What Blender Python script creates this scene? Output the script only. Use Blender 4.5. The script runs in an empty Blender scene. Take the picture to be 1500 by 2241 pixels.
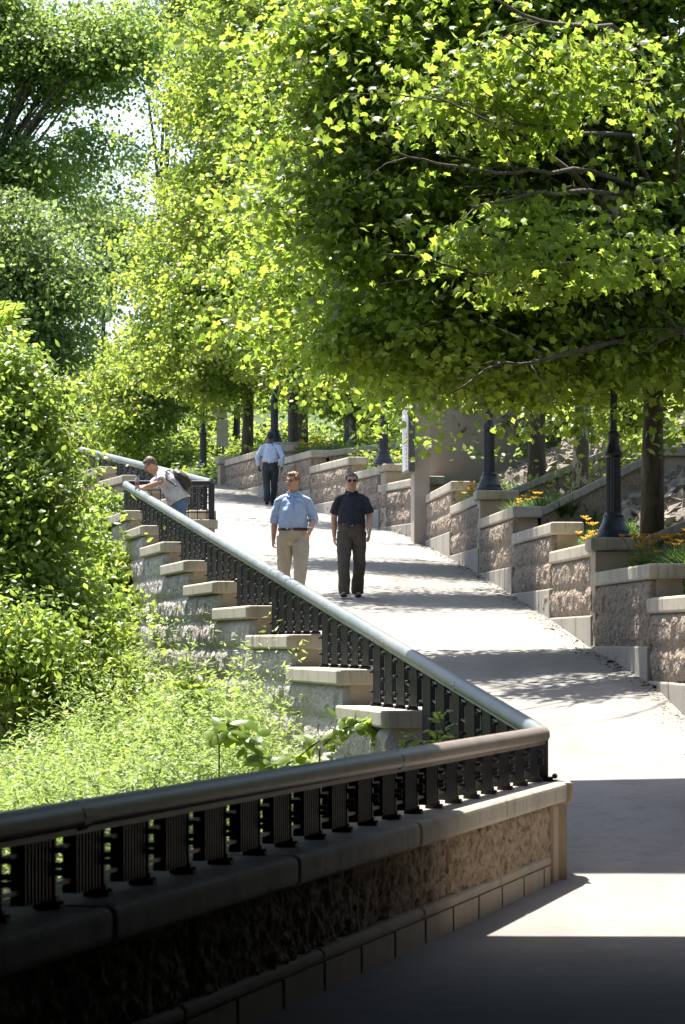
import bpy, bmesh, math, random
import numpy as np
from mathutils import Vector, Matrix, Euler
R = math.radians
rng = np.random.default_rng(7)
random.seed(7)
sc = bpy.context.scene
col = sc.collection

# ------------------------------------------------------------------ camera
F = 8500.0; HOR = 1408.0; EYE = 1.66
cam = bpy.data.cameras.new('camera')
camo = bpy.data.objects.new('camera', cam); col.objects.link(camo)
camo.location = (0, 0, EYE); camo.rotation_euler = (R(90), 0, 0)
cam.sensor_fit = 'VERTICAL'; cam.sensor_height = 36.0; cam.sensor_width = 24.0
cam.lens = F / 2241.0 * 36.0
cam.shift_y = (HOR - 1120.5) / 2241.0
cam.clip_start = 0.5; cam.clip_end = 3000
cam.dof.use_dof = True; cam.dof.focus_distance = 50.0; cam.dof.aperture_fstop = 11.0
sc.camera = camo
# ------------------------------------------------------------------ sky and sun
SUN_AZ = 24.0      # degrees left of the view direction
SUN_EL = 67.0
w = bpy.data.worlds.new("World"); sc.world = w; w.use_nodes = True
nt = w.node_tree; bg = nt.nodes['Background']
sky = nt.nodes.new('ShaderNodeTexSky'); sky.sky_type = 'NISHITA'; sky.sun_disc = False
sky.sun_elevation = R(SUN_EL); sky.sun_rotation = R(-SUN_AZ); sky.dust_density = 2.0; sky.air_density = 1.0
nt.links.new(sky.outputs[0], bg.inputs[0]); bg.inputs[1].default_value = 0.10
sl = bpy.data.lights.new('sun', 'SUN'); sl.energy = 5.0; sl.angle = R(0.53); sl.color = (1.0, 0.95, 0.86)
so = bpy.data.objects.new('sun', sl); col.objects.link(so)
ts = Vector((-math.sin(R(SUN_AZ)) * math.cos(R(SUN_EL)), math.cos(R(SUN_AZ)) * math.cos(R(SUN_EL)), math.sin(R(SUN_EL))))
so.rotation_euler = (-ts).to_track_quat('-Z', 'Y').to_euler(); so.location = (0, 0, 60)
sc.view_settings.view_transform = 'Standard'; sc.view_settings.look = 'None'
sc.view_settings.exposure = 1.65; sc.view_settings.gamma = 1.0
sc.render.engine = 'CYCLES'
sc.cycles.max_bounces = 9; sc.cycles.diffuse_bounces = 5; sc.cycles.transmission_bounces = 8
sc.cycles.use_denoising = True

def P(x, y, Y):
    "photo pixel + distance -> world"
    return Vector(((x - 750) * Y / F, Y, EYE + (HOR - y) * Y / F))

# ------------------------------------------------------------------ bookkeeping
def tag(o, label=None, cat=None, group=None, kind=None):
    if label: o['label'] = label
    if cat: o['category'] = cat
    if group: o['group'] = group
    if kind: o['kind'] = kind
    return o
def empty(name, loc, rz=0, label=None, cat=None, group=None):
    o = bpy.data.objects.new(name, None); col.objects.link(o)
    o.location = loc; o.rotation_euler = (0, 0, rz); o.empty_display_size = 0.2
    return tag(o, label, cat, group)
def copy_tree(o, parent=None):
    c = o.copy(); col.objects.link(c); c.parent = parent
    if parent is not None: c.matrix_parent_inverse = o.matrix_parent_inverse.copy()
    for ch in [x for x in bpy.data.objects if x.parent == o]: copy_tree(ch, c)
    return c
def link(name, me, mat, parent=None, smooth=False):
    o = bpy.data.objects.new(name, me); col.objects.link(o)
    if mat is not None: me.materials.append(mat)
    if parent is not None: o.parent = parent
    if smooth: me.polygons.foreach_set('use_smooth', [True] * len(me.polygons))
    return o

class MB:
    "collects shapes into one mesh"
    def __init__(s): s.v = []; s.f = []
    def add(s, vs, fs):
        b = len(s.v); s.v += [tuple(v) for v in vs]; s.f += [tuple(b + i for i in f) for f in fs]
    def box(s, c, d, rz=0, M=None):
        hx, hy, hz = d[0] / 2, d[1] / 2, d[2] / 2
        vs = [Vector((x, y, z)) for x in (-hx, hx) for y in (-hy, hy) for z in (-hz, hz)]
        m = Matrix.Translation(Vector(c)) @ (M if M is not None else Matrix.Rotation(rz, 4, 'Z'))
        s.add([m @ v for v in vs], [(0, 1, 3, 2), (4, 6, 7, 5), (0, 4, 5, 1), (2, 3, 7, 6), (0, 2, 6, 4), (1, 5, 7, 3)])
    def quadbox(s, base, z0s, z1s):
        "prism over 4 ground points"
        vs = [(p[0], p[1], z) for p, z in zip(base, z0s)] + [(p[0], p[1], z) for p, z in zip(base, z1s)]
        s.add(vs, [(3, 2, 1, 0), (4, 5, 6, 7), (0, 1, 5, 4), (1, 2, 6, 5), (2, 3, 7, 6), (3, 0, 4, 7)])
    def tube(s, pts, rad, n=8, caps=True):
        pts = [Vector(p) for p in pts]
        if not hasattr(rad, '__len__'): rad = [rad] * len(pts)
        rings = []; up = Vector((0, 0, 1))
        prev = None
        for i, p in enumerate(pts):
            d = (pts[min(i + 1, len(pts) - 1)] - pts[max(i - 1, 0)])
            d = d.normalized() if d.length > 1e-9 else Vector((0, 0, 1))
            if prev is None:
                a = d.cross(up)
                if a.length < 0.1: a = d.cross(Vector((1, 0, 0)))
                a.normalize()
            else:
                a = prev - d * prev.dot(d)
                a = a.normalized() if a.length > 1e-6 else d.cross(up).normalized()
            prev = a; b = d.cross(a)
            rings.append([p + (a * math.cos(2 * math.pi * k / n) + b * math.sin(2 * math.pi * k / n)) * rad[i] for k in range(n)])
        vs = [v for r in rings for v in r]; fs = []
        for i in range(len(pts) - 1):
            for k in range(n):
                k2 = (k + 1) % n
                fs.append((i * n + k, i * n + k2, (i + 1) * n + k2, (i + 1) * n + k))
        if caps:
            fs.append(tuple(reversed(range(n)))); fs.append(tuple((len(pts) - 1) * n + k for k in range(n)))
        s.add(vs, fs)
    def lathe(s, prof, n=20, c=(0, 0, 0), flute=None):
        vs = []; fs = []
        for (r, z, *fl) in prof:
            fa = fl[0] if fl else 0
            for k in range(n):
                rr = r * (1 - fa * (k % 2)); a = 2 * math.pi * k / n
                vs.append((c[0] + rr * math.cos(a), c[1] + rr * math.sin(a), c[2] + z))
        for i in range(len(prof) - 1):
            for k in range(n):
                k2 = (k + 1) % n
                fs.append((i * n + k, i * n + k2, (i + 1) * n + k2, (i + 1) * n + k))
        fs.append(tuple(reversed(range(n)))); fs.append(tuple((len(prof) - 1) * n + k for k in range(n)))
        s.add(vs, fs)
    def loft(s, rings):
        n = len(rings[0]); vs = [v for r in rings for v in r]; fs = []
        for i in range(len(rings) - 1):
            for k in range(n):
                k2 = (k + 1) % n
                fs.append((i * n + k, i * n + k2, (i + 1) * n + k2, (i + 1) * n + k))
        fs.append(tuple(reversed(range(n)))); fs.append(tuple((len(rings) - 1) * n + k for k in range(n)))
        s.add(vs, fs)
    def ball(s, c, r, n=12, M=None):
        r = r if hasattr(r, '__len__') else (r, r, r); vs = []; fs = []
        m = n // 2 + 1; c = Vector(c)
        for i in range(1, m):
            th = math.pi * i / m
            for k in range(n):
                a = 2 * math.pi * k / n
                v = Vector((r[0] * math.sin(th) * math.cos(a), r[1] * math.sin(th) * math.sin(a), r[2] * math.cos(th)))
                vs.append(c + (M @ v if M is not None else v))
        t = Vector((0, 0, r[2])); t = M @ t if M is not None else t
        top = len(vs); vs.append(c + t); vs.append(c - t)
        for i in range(m - 2):
            for k in range(n):
                k2 = (k + 1) % n
                fs.append((i * n + k, (i + 1) * n + k, (i + 1) * n + k2, i * n + k2))
        for k in range(n):
            k2 = (k + 1) % n
            fs.append((top, k, k2)); fs.append((top + 1, (m - 2) * n + k2, (m - 2) * n + k))
        s.add(vs, fs)
    def mesh(s, name):
        me = bpy.data.meshes.new(name); me.from_pydata(s.v, [], s.f); me.update(); return me
    def build(s, name, mat, parent=None, smooth=False, bevel=0, seg=2):
        o = link(name, s.mesh(name), mat, parent, smooth)
        if bevel:
            b = o.modifiers.new('bevel', 'BEVEL'); b.width = bevel; b.segments = seg; b.limit_method = 'ANGLE'
        return o

def np_mesh(name, V, T, mat, parent=None, smooth=False):
    "V (n,3), T (m,k) same-size polygons"
    me = bpy.data.meshes.new(name); n, k = T.shape
    me.vertices.add(len(V)); me.vertices.foreach_set('co', V.astype(np.float32).ravel())
    me.loops.add(n * k); me.loops.foreach_set('vertex_index', T.astype(np.int32).ravel())
    me.polygons.add(n); me.polygons.foreach_set('loop_start', np.arange(0, n * k, k, dtype=np.int32))
    me.polygons.foreach_set('loop_total', np.full(n, k, dtype=np.int32))
    if smooth: me.polygons.foreach_set('use_smooth', np.ones(n, dtype=bool))
    me.update(calc_edges=True); me.validate(verbose=False)
    o = bpy.data.objects.new(name, me); col.objects.link(o); me.materials.append(mat)
    if parent is not None: o.parent = parent
    return o

# ------------------------------------------------------------------ numpy value noise
_tab = np.random.default_rng(3).random((64, 64, 64)).astype(np.float32)
def vnoise(x, y, z):
    x = np.asarray(x, float); y = np.asarray(y, float) + 0 * x; z = np.asarray(z, float) + 0 * x
    xi, yi, zi = np.floor(x).astype(int), np.floor(y).astype(int), np.floor(z).astype(int)
    fx, fy, fz = x - xi, y - yi, z - zi
    fx, fy, fz = [t * t * (3 - 2 * t) for t in (fx, fy, fz)]
    g = lambda a, b, c: _tab[(xi + a) & 63, (yi + b) & 63, (zi + c) & 63]
    c00 = g(0, 0, 0) * (1 - fx) + g(1, 0, 0) * fx; c10 = g(0, 1, 0) * (1 - fx) + g(1, 1, 0) * fx
    c01 = g(0, 0, 1) * (1 - fx) + g(1, 0, 1) * fx; c11 = g(0, 1, 1) * (1 - fx) + g(1, 1, 1) * fx
    return ((c00 * (1 - fy) + c10 * fy) * (1 - fz) + (c01 * (1 - fy) + c11 * fy) * fz) * 2 - 1
def fbm(x, y, z, o=4):
    r = 0; a = 1.0; t = 0
    for i in range(o):
        r = r + a * vnoise(x * 2 ** i + 17 * i, y * 2 ** i + 5 * i, z * 2 ** i + 31 * i); t += a; a *= 0.5
    return r / t
def lerpt(xs, ys): return lambda v: np.interp(v, xs, ys)

# ------------------------------------------------------------------ materials
MATS = {}
def mat(name, base=(0.5, 0.5, 0.5), rough=0.8, noise=None, bump=None, metal=0.0, spec=0.5, speck=None):
    """noise: list of (scale(xyz), colour_b, lo, hi); bump: list of (scale(xyz), strength, dist); object-space coordinates"""
    m = bpy.data.materials.new(name); m.use_nodes = True; nt = m.node_tree; N = nt.nodes; L = nt.links
    b = N['Principled BSDF']; b.inputs['Roughness'].default_value = rough; b.inputs['Metallic'].default_value = metal
    b.inputs['Specular IOR Level'].default_value = spec
    geo = N.new('ShaderNodeNewGeometry')
    last = N.new('ShaderNodeRGB'); last.outputs[0].default_value = (*base, 1); out = last.outputs[0]
    for (scl, cb, lo, hi) in (noise or []):
        mp = N.new('ShaderNodeMapping'); mp.inputs['Scale'].default_value = scl; L.new(geo.outputs['Position'], mp.inputs[0])
        tx = N.new('ShaderNodeTexNoise'); tx.inputs['Scale'].default_value = 1; tx.inputs['Detail'].default_value = 5
        tx.inputs['Roughness'].default_value = 0.6; L.new(mp.outputs[0], tx.inputs['Vector'])
        rp = N.new('ShaderNodeMapRange'); rp.inputs['From Min'].default_value = lo; rp.inputs['From Max'].default_value = hi; L.new(tx.outputs['Fac'], rp.inputs['Value'])
        mx = N.new('ShaderNodeMix'); mx.data_type = 'RGBA'; L.new(rp.outputs[0], mx.inputs['Factor'])
        L.new(out, mx.inputs['A']); mx.inputs['B'].default_value = (*cb, 1); out = mx.outputs['Result']
    L.new(out, b.inputs['Base Color'])
    nrm = None
    for (scl, st, dist) in (bump or []):
        mp = N.new('ShaderNodeMapping'); mp.inputs['Scale'].default_value = scl; L.new(geo.outputs['Position'], mp.inputs[0])
        tx = N.new('ShaderNodeTexNoise'); tx.inputs['Scale'].default_value = 1; tx.inputs['Detail'].default_value = 4
        L.new(mp.outputs[0], tx.inputs['Vector'])
        bp = N.new('ShaderNodeBump'); bp.inputs['Strength'].default_value = st; bp.inputs['Distance'].default_value = dist
        L.new(tx.outputs['Fac'], bp.inputs['Height'])
        if nrm is not None: L.new(nrm, bp.inputs['Normal'])
        nrm = bp.outputs[0]
    if nrm is not None: L.new(nrm, b.inputs['Normal'])
    MATS[name] = m; return m
def s3(a): return (a, a, a)
def leafmat(name, c1, c2, tr, trans=0.5, gloss=0.35, patch=0.5):
    "two-tone leaf: every leaf its own tint, light passes through the blade"
    m = bpy.data.materials.new(name); m.use_nodes = True; nt = m.node_tree; N = nt.nodes; L = nt.links
    b = N['Principled BSDF']; b.inputs['Roughness'].default_value = gloss; b.inputs['Specular IOR Level'].default_value = 0.45
    geo = N.new('ShaderNodeNewGeometry')
    mx = N.new('ShaderNodeMix'); mx.data_type = 'RGBA'; L.new(geo.outputs['Random Per Island'], mx.inputs['Factor'])
    mx.inputs['A'].default_value = (*c1, 1); mx.inputs['B'].default_value = (*c2, 1)
    tx = N.new('ShaderNodeTexNoise'); tx.inputs['Scale'].default_value = patch; tx.inputs['Detail'].default_value = 2; L.new(geo.outputs['Position'], tx.inputs['Vector'])
    hs = N.new('ShaderNodeHueSaturation'); L.new(mx.outputs['Result'], hs.inputs['Color'])
    mr = N.new('ShaderNodeMapRange'); mr.inputs['From Min'].default_value = 0.3; mr.inputs['From Max'].default_value = 0.7
    mr.inputs['To Min'].default_value = 0.75; mr.inputs['To Max'].default_value = 1.25; L.new(tx.outputs['Fac'], mr.inputs['Value']); L.new(mr.outputs[0], hs.inputs['Value'])
    L.new(hs.outputs[0], b.inputs['Base Color'])
    t = N.new('ShaderNodeBsdfTranslucent')
    mt = N.new('ShaderNodeMix'); mt.data_type = 'RGBA'; mt.blend_type = 'MULTIPLY'; mt.inputs['Factor'].default_value = 0.0
    hs2 = N.new('ShaderNodeHueSaturation'); L.new(hs.outputs[0], hs2.inputs['Color']); hs2.inputs['Value'].default_value = tr[3]
    hs2.inputs['Hue'].default_value = tr[0]; hs2.inputs['Saturation'].default_value = tr[1]
    L.new(hs2.outputs[0], t.inputs['Color'])
    ms = N.new('ShaderNodeMixShader'); ms.inputs[0].default_value = trans
    L.new(b.outputs[0], ms.inputs[1]); L.new(t.outputs[0], ms.inputs[2]); L.new(ms.outputs[0], N['Material Output'].inputs[0])
    MATS[name] = m; return m

M_path = mat('path_concrete', (0.225, 0.21, 0.194), 0.85, [((.9, .25, 1), (0.165, 0.152, 0.14), 0.42, 0.68), (s3(3.5), (0.155, 0.143, 0.13), 0.5, 0.75), (s3(14), (0.15, 0.14, 0.13), 0.55, 0.75), (s3(70), (0.33, 0.32, 0.30), 0.6, 0.75)], [(s3(90), 0.25, 0.01)])
M_cap = mat('coping_stone', (0.42, 0.37, 0.295), 0.8, [(s3(2.5), (0.28, 0.24, 0.185), 0.45, 0.7), ((25, 25, 3), (0.20, 0.17, 0.135), 0.53, 0.75), (s3(60), (0.42, 0.37, 0.30), 0.55, 0.75)], [(s3(60), 0.3, 0.006)])
M_smooth = mat('sawn_stone', (0.38, 0.31, 0.225), 0.85, [(s3(3), (0.31, 0.25, 0.175), 0.45, 0.7), (s3(70), (0.27, 0.22, 0.16), 0.55, 0.75)], [(s3(50), 0.35, 0.008)])
M_rock = mat('rock_faced_granite', (0.265, 0.205, 0.15), 0.9, [((2, .5, 1), (0.21, 0.168, 0.128), 0.4, 0.65), ((9, 6, 13), (0.085, 0.07, 0.062), 0.55, 0.66), ((12, 9, 24), (0.34, 0.265, 0.195), 0.55, 0.66)], [((10, 6, 16), 1.0, 0.09), (s3(50), 0.4, 0.01)])
M_rockl = mat('river_side_granite', (0.37, 0.335, 0.30), 0.9, [((2, .5, 1), (0.34, 0.315, 0.295), 0.4, 0.65), ((9, 6, 13), (0.17, 0.15, 0.14), 0.56, 0.68), ((12, 9, 24), (0.50, 0.44, 0.385), 0.55, 0.66)], [((10, 6, 16), 0.8, 0.06), (s3(50), 0.4, 0.01)])
M_rockw = mat('rock_faced_granite_warm', (0.37, 0.285, 0.19), 0.9, [(s3(3), (0.28, 0.21, 0.14), 0.4, 0.65), ((22, 22, 12), (0.10, 0.07, 0.045), 0.54, 0.66), ((40, 30, 24), (0.46, 0.36, 0.25), 0.56, 0.7)], [((34, 26, 16), 1.0, 0.03), (s3(90), 0.6, 0.01)])
M_plinth = mat('plinth_concrete', (0.31, 0.28, 0.235), 0.85, [(s3(2), (0.24, 0.22, 0.19), 0.45, 0.7), ((30, 30, 4), (0.18, 0.16, 0.14), 0.56, 0.8)], [(s3(80), 0.3, 0.005)])
M_conc = mat('board_concrete', (0.33, 0.27, 0.205), 0.9, [(s3(1.0), (0.26, 0.21, 0.16), 0.4, 0.65), (s3(35), (0.20, 0.17, 0.14), 0.66, 0.74), ((3, 3, 0.7), (0.32, 0.29, 0.25), 0.5, 0.7)], [(s3(40), 0.3, 0.01)])
M_pier = mat('pier_concrete', (0.42, 0.355, 0.29), 0.85, [(s3(2), (0.36, 0.305, 0.25), 0.4, 0.65), (s3(40), (0.36, 0.32, 0.29), 0.6, 0.72)], [(s3(50), 0.2, 0.006)])
M_rail = mat('handrail_metal', (0.145, 0.16, 0.155), 0.5, [(s3(2.2), (0.09, 0.125, 0.13), 0.4, 0.65), (s3(40), (0.09, 0.105, 0.10), 0.6, 0.75), ((1.5, .4, 1), (0.19, 0.18, 0.16), 0.5, 0.7)], [(s3(70), 0.12, 0.003)], metal=0.1)
M_railn = mat('handrail_shade_brown', (0.21, 0.165, 0.13), 0.5, [(s3(3), (0.155, 0.12, 0.095), 0.4, 0.65)], [(s3(70), 0.12, 0.003)], metal=0.1)  # same rail metal in brown, the shade under the bridge put into its colour
M_iron = mat('black_iron', (0.018, 0.019, 0.026), 0.45, [(s3(12), (0.03, 0.029, 0.032), 0.5, 0.7)], [(s3(60), 0.15, 0.003)])
M_lamp = mat('lamp_post_paint', (0.016, 0.019, 0.034), 0.38, [(s3(9), (0.03, 0.032, 0.045), 0.5, 0.7)], [(s3(50), 0.15, 0.004)])
M_slot = mat('slot_shade', (0.03, 0.025, 0.02), 0.9)  # near-black colour standing for the shade inside the slots
M_bridge = mat('bridge_concrete', (0.05, 0.045, 0.04), 0.9, [(s3(0.7), (0.035, 0.032, 0.03), 0.4, 0.7)])
M_soil = mat('bank_soil', (0.10, 0.085, 0.05), 0.95, [(s3(1.5), (0.05, 0.08, 0.02), 0.42, 0.55), (s3(12), (0.16, 0.14, 0.1), 0.55, 0.7)], [(s3(15), 0.6, 0.05)])
M_grassground = mat('grass_ground', (0.05, 0.085, 0.018), 0.95, [(s3(2), (0.08, 0.11, 0.03), 0.45, 0.65), (s3(20), (0.03, 0.05, 0.01), 0.5, 0.7)], [(s3(30), 0.6, 0.04)])
M_stone = mat('riprap_stone', (0.23, 0.19, 0.15), 0.9, [(s3(4), (0.12, 0.10, 0.085), 0.42, 0.62), (s3(22), (0.32, 0.27, 0.22), 0.58, 0.75)], [(s3(25), 0.5, 0.03)])
M_bark = mat('maple_bark', (0.10, 0.082, 0.066), 0.95, [((14, 14, 2.5), (0.055, 0.045, 0.038), 0.45, 0.62), (s3(5), (0.14, 0.12, 0.095), 0.55, 0.7)], [((30, 30, 5), 0.7, 0.02)])
M_barkp = mat('plane_bark', (0.11, 0.095, 0.075), 0.9, [((9, 9, 4), (0.38, 0.36, 0.31), 0.545, 0.56), ((30, 30, 14), (0.075, 0.065, 0.05), 0.55, 0.6)], [(s3(20), 0.3, 0.01)])
#                      diffuse a              diffuse b            (hue, sat, -, value) of transmitted light
L_maple = leafmat('maple_leaf', (0.070, 0.122, 0.014), (0.135, 0.188, 0.024), (0.482, 1.0, 0, 3.1), 0.54, 0.42)
L_far = leafmat('far_maple_leaf', (0.075, 0.125, 0.016), (0.145, 0.20, 0.03), (0.478, 1.0, 0, 3.0), 0.52, 0.45)
L_dark = leafmat('cottonwood_leaf', (0.06, 0.105, 0.022), (0.11, 0.17, 0.035), (0.482, 0.92, 0, 2.8), 0.5, 0.4)
L_shrub = leafmat('shrub_leaf', (0.10, 0.165, 0.022), (0.17, 0.235, 0.04), (0.482, 1.0, 0, 2.6), 0.45, 0.38)
L_weed = leafmat('weed_leaf', (0.135, 0.215, 0.045), (0.23, 0.31, 0.075), (0.482, 1.0, 0, 2.0), 0.42, 0.5)
L_grass = leafmat('grass_blade', (0.045, 0.095, 0.02), (0.09, 0.15, 0.03), (0.49, 1.0, 0, 2.0), 0.4, 0.45)
L_flower = leafmat('daylily_petal', (0.48, 0.22, 0.012), (0.60, 0.36, 0.02), (0.5, 1.0, 0, 1.2), 0.4, 0.5)
L_red = leafmat('young_red_leaf', (0.25, 0.11, 0.03), (0.2, 0.15, 0.03), (0.5, 1.0, 0, 1.6), 0.4, 0.5)

# ------------------------------------------------------------------ plan of the place
def near_X(Y): return -3.69 + 0.187 * Y
def main_X(Y): return 5.10 - 0.1356 * Y
def up_X(Y): return 11.94 - 0.22 * Y
YC, YE, YU = 27.25, 64.1, 78.1
def right_X(Y):
    Y = np.asarray(Y, float)
    return np.where(Y < 72, 2.15 - 0.05 * (Y - 59.5), 1.525 - 0.19 * (Y - 72))
zL = lerpt([0, 26.5, 29, YE, YU, 95, 105, 140], [0, 0, 0.12, 3.38, 4.45, 5.60, 5.95, 9.0])
zR = lerpt([0, 27, 33, 38.9, 44.4, 48.6, 59.5, 71, 74.3, 80, 87.4, 92, 95, 105, 140], [0, 0.0, 0.55, 1.25, 1.61, 1.95, 2.73, 3.47, 3.78, 4.24, 4.85, 5.29, 5.54, 5.95, 9.0])
def railz(Y): return 1.077 + (4.34 - 1.077) / (YE - YC) * (np.asarray(Y, float) - YC)
def uprailz(Y): return 4.37 + (5.61 - 4.37) / (YU - YE) * (Y - YE)

# ground sheets --------------------------------------------------------------
def grid_sheet(name, Xf, Yv, nx, zf, m, kind='structure'):
    "Xf(Y)->(x0,x1)"
    V = []
    for Y in Yv:
        x0, x1 = Xf(Y); xs = np.linspace(x0, x1, nx)
        V.append(np.stack([xs, np.full(nx, Y), zf(xs, Y, x0, x1)], 1))
    V = np.concatenate(V); ny = len(Yv)
    i = np.arange(ny - 1)[:, None] * nx + np.arange(nx - 1)[None, :]
    T = np.stack([i, i + 1, i + nx + 1, i + nx], -1).reshape(-1, 4)
    return tag(np_mesh(name, V, T, m, smooth=True), kind=kind)
def path_z(xs, Y, x0=0, x1=0):
    xr = float(right_X(Y))
    if Y < YE: xl = near_X(Y) if Y < YC else main_X(Y); c = (zL(Y) - zR(Y)) / (xl - xr)
    else: c = np.interp(Y, [YE, 90, 100], [(zL(YE - .01) - zR(YE)) / (main_X(YE) - right_X(YE)), -0.04, 0.0])
    return zR(Y) + c * (xs - xr) + 0.008 * vnoise(xs * 0.9, Y * 0.5, 0)
def pz(X, Y): return float(path_z(np.array([X]), Y)[0])
def path_x(Y):
    if Y <= YC: return (near_X(Y) + 0.0, 5.0 - 0.0 * Y if Y < 30 else 0)
    if Y < YE + 0.01: return (main_X(Y) + 0.0, float(right_X(Y)) + 0.15)
    return (up_X(Y), float(right_X(Y)) + 0.15)
def px2(Y):
    a, b = path_x(Y); 
    if Y <= YC: b = float(right_X(Y)) + 0.15
    return a, b
Yp = np.concatenate([np.arange(-30, 20, 2.0), np.arange(20, YE, 0.5), [YE]])
path = grid_sheet('path', px2, Yp, 24, path_z, M_path)
Yp2 = np.arange(YE, 112, 0.5)
p2 = grid_sheet('path', lambda Y: (up_X(Y) if Y < 95 else up_X(95) - 0.45 * (Y - 95), (float(right_X(Y)) + 0.15) if Y < 95 else float(right_X(95)) - 0.45 * (Y - 95)), Yp2, 14, path_z, M_path)

gbase = lerpt([-40, 20, 30, 40, 50, 57, 62, 68, 75, 85, 100, 130, 200, 600], [-1.5, -0.7, -0.35, 0.0, 0.55, 1.15, 2.2, 3.55, 4.1, 4.7, 5.85, 8.4, 13, 20])
def leftX(Y):
    return near_X(Y) - 0.2 if Y < YC else (main_X(Y) - 0.1 if Y < YE else (up_X(Y) - 0.1 if Y < 95 else (up_X(95) - 0.45 * (Y - 95) if Y < 111 else float(right_X(95)) - 0.45 * (Y - 95) + 0.4)))
def bank_z(xs, Y, x0, x1):
    d = np.maximum(0, x1 - xs)
    drop = 0.24 * np.maximum(0, d - 0.4) ** 0.95 * (1 if Y < 66 else max(0.25, 1 - (Y - 66) / 14))
    z = gbase(Y) - np.minimum(drop, 4) + 0.12 * fbm(xs * 0.8, Y * 0.8 + 0 * xs, 0, 3)
    return np.maximum(z, -4.5)
def gz(X, Y): return float(bank_z(np.array([X]), Y, -60, leftX(Y))[0])
V_ = lambda Y: (-70, leftX(Y))
bank = grid_sheet('ground', V_, np.concatenate([np.arange(-40, 100, 1.0), np.arange(100, 600, 12.0)]), 90, bank_z, M_soil)

# right hillside behind the stepped wall -------------------------------------
STEPS = [(14.5, 0.30), (19.5, 0.67), (24.4, 1.04), (29.4, 1.40), (34.4, 1.76), (39.4, 2.12), (44.4, 2.47), (49.0, 2.82), (54.1, 3.19), (59.6, 3.57), (65.2, 3.97), (70.9, 4.38)]
# (far end Y of the step, top of its coping)
STEPS2 = [(76.0, 4.76), (79.2, 5.12), (83.4, 5.46), (87.6, 5.81), (95.0, 6.14)]
ALLS = STEPS + STEPS2
def top_z(Y):
    for y1, t in ALLS:
        if Y <= y1: return t
    return ALLS[-1][1] + 0.03 * (Y - 95)
topsm = lerpt([0] + [a - 2.2 for a, b in ALLS] + [110, 140, 600], [0.2] + [b for a, b in ALLS] + [7.0, 10, 30])
def rX(Y):
    return float(right_X(Y)) if Y < 95 else float(right_X(95)) - 0.45 * (Y - 95)
def hill_z(xs, Y, x0, x1):
    d = xs - rX(Y)
    base = topsm(Y) - 0.22
    if Y > 94.5: base = base + 0.0
    k = 0.52 if Y < 70 else max(0.08, 0.52 - (Y - 70) * 0.022)
    rise = np.maximum(0, np.minimum(d - 0.75, 14)) * k
    z = base + rise
    if Y > 94.5: z = np.minimum(z, float(zR(Y)) + 0.02 + 0.45 * np.maximum(d - 0.5, 0))
    return z + 0.08 * fbm(xs * 1.2, Y * 1.2 + 0 * xs, 4, 3)
hill = grid_sheet('hillside', lambda Y: (rX(Y) + 0.33, 60), np.concatenate([np.arange(-20, 125, 1.0), np.arange(125, 600, 12.0)]), 120, hill_z, M_grassground)
def hz(X, Y): return float(hill_z(np.array([X]), Y, 0, 0)[0])

# ------------------------------------------------------------------ masonry
def rockface(name, P0, P1, zb, zt, nrm, course, z_anchor, m, parent, blk=2.3, bulge=0.06, res=0.04, seed=0, rough=1.0, hf=1.0):
    """rock faced wall patch between plan points, displaced outward along nrm; zb, zt bottom and top"""
    P0 = np.array(P0, float); P1 = np.array(P1, float); Ln = np.linalg.norm(P1 - P0)
    nu = max(6, int(Ln / res)); nv = max(5, int((zt - zb) / res))
    u = np.linspace(0, Ln, nu); v = np.linspace(zb, zt, nv); U, Vv = np.meshgrid(u, v)
    d = (P1 - P0) / Ln
    # absolute coordinate along the wall so that pattern continues between patches
    A = (P0[1] + d[1] * U) if abs(d[1]) > 0.5 else (P0[0] + d[0] * U)
    ci = np.floor((Vv - z_anchor) / course); fv = (Vv - z_anchor) / course - ci
    off = (np.sin(ci * 12.9898 + seed) * 43758.5453) % 1.0
    bl = blk * (0.8 + 0.4 * ((np.sin(ci * 7.13 + seed * 3) * 915.3) % 1.0))
    bu = (A / bl + off); bi = np.floor(bu); fu = bu - bi
    eu = np.minimum(fu, 1 - fu) * bl; ev = np.minimum(fv, 1 - fv) * course
    prof = (1 - np.exp(-eu / 0.035)) * (1 - np.exp(-ev / 0.03))
    rb = (np.sin(bi * 3.71 + ci * 9.7 + seed) * 1571.3) % 1.0
    hgt = bulge * prof * (0.75 + 0.5 * rb) + prof * rough * (0.015 * fbm(A * 1.6, Vv * 4, seed, 3) + 0.03 * fbm(A * 6 * hf + Vv * 2 * hf, Vv * 8 * hf, seed + 5, 4)) - 0.02
    ee = np.minimum(U, Ln - U); hgt = hgt - 0.035 * np.exp(-ee / 0.03); hgt[:, 0] = -0.12; hgt[:, -1] = -0.12
    X = P0[0] + d[0] * U + nrm[0] * hgt; Y = P0[1] + d[1] * U + nrm[1] * hgt; Z = Vv
    V = np.stack([X, Y, Z], -1).reshape(-1, 3)
    i = np.arange(nv - 1)[:, None] * nu + np.arange(nu - 1)[None, :]
    T = np.stack([i, i + 1, i + nu + 1, i + nu], -1).reshape(-1, 4)
    # orientation follows the normal
    e = np.cross([d[0], d[1], 0], [0, 0, 1])
    if e[0] * nrm[0] + e[1] * nrm[1] < 0: T = T[:, ::-1]
    return np_mesh(name, V, T, m, parent, smooth=True)
def seg_poly(P0, P1, a, b):
    "plan quad along P0->P1, offsets a..b to the right hand side"
    P0 = Vector(P0); P1 = Vector(P1); d = (P1 - P0).normalized(); r = Vector((d.y, -d.x))
    return [P0 + r * a, P0 + r * b, P1 + r * b, P1 + r * a]

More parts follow.
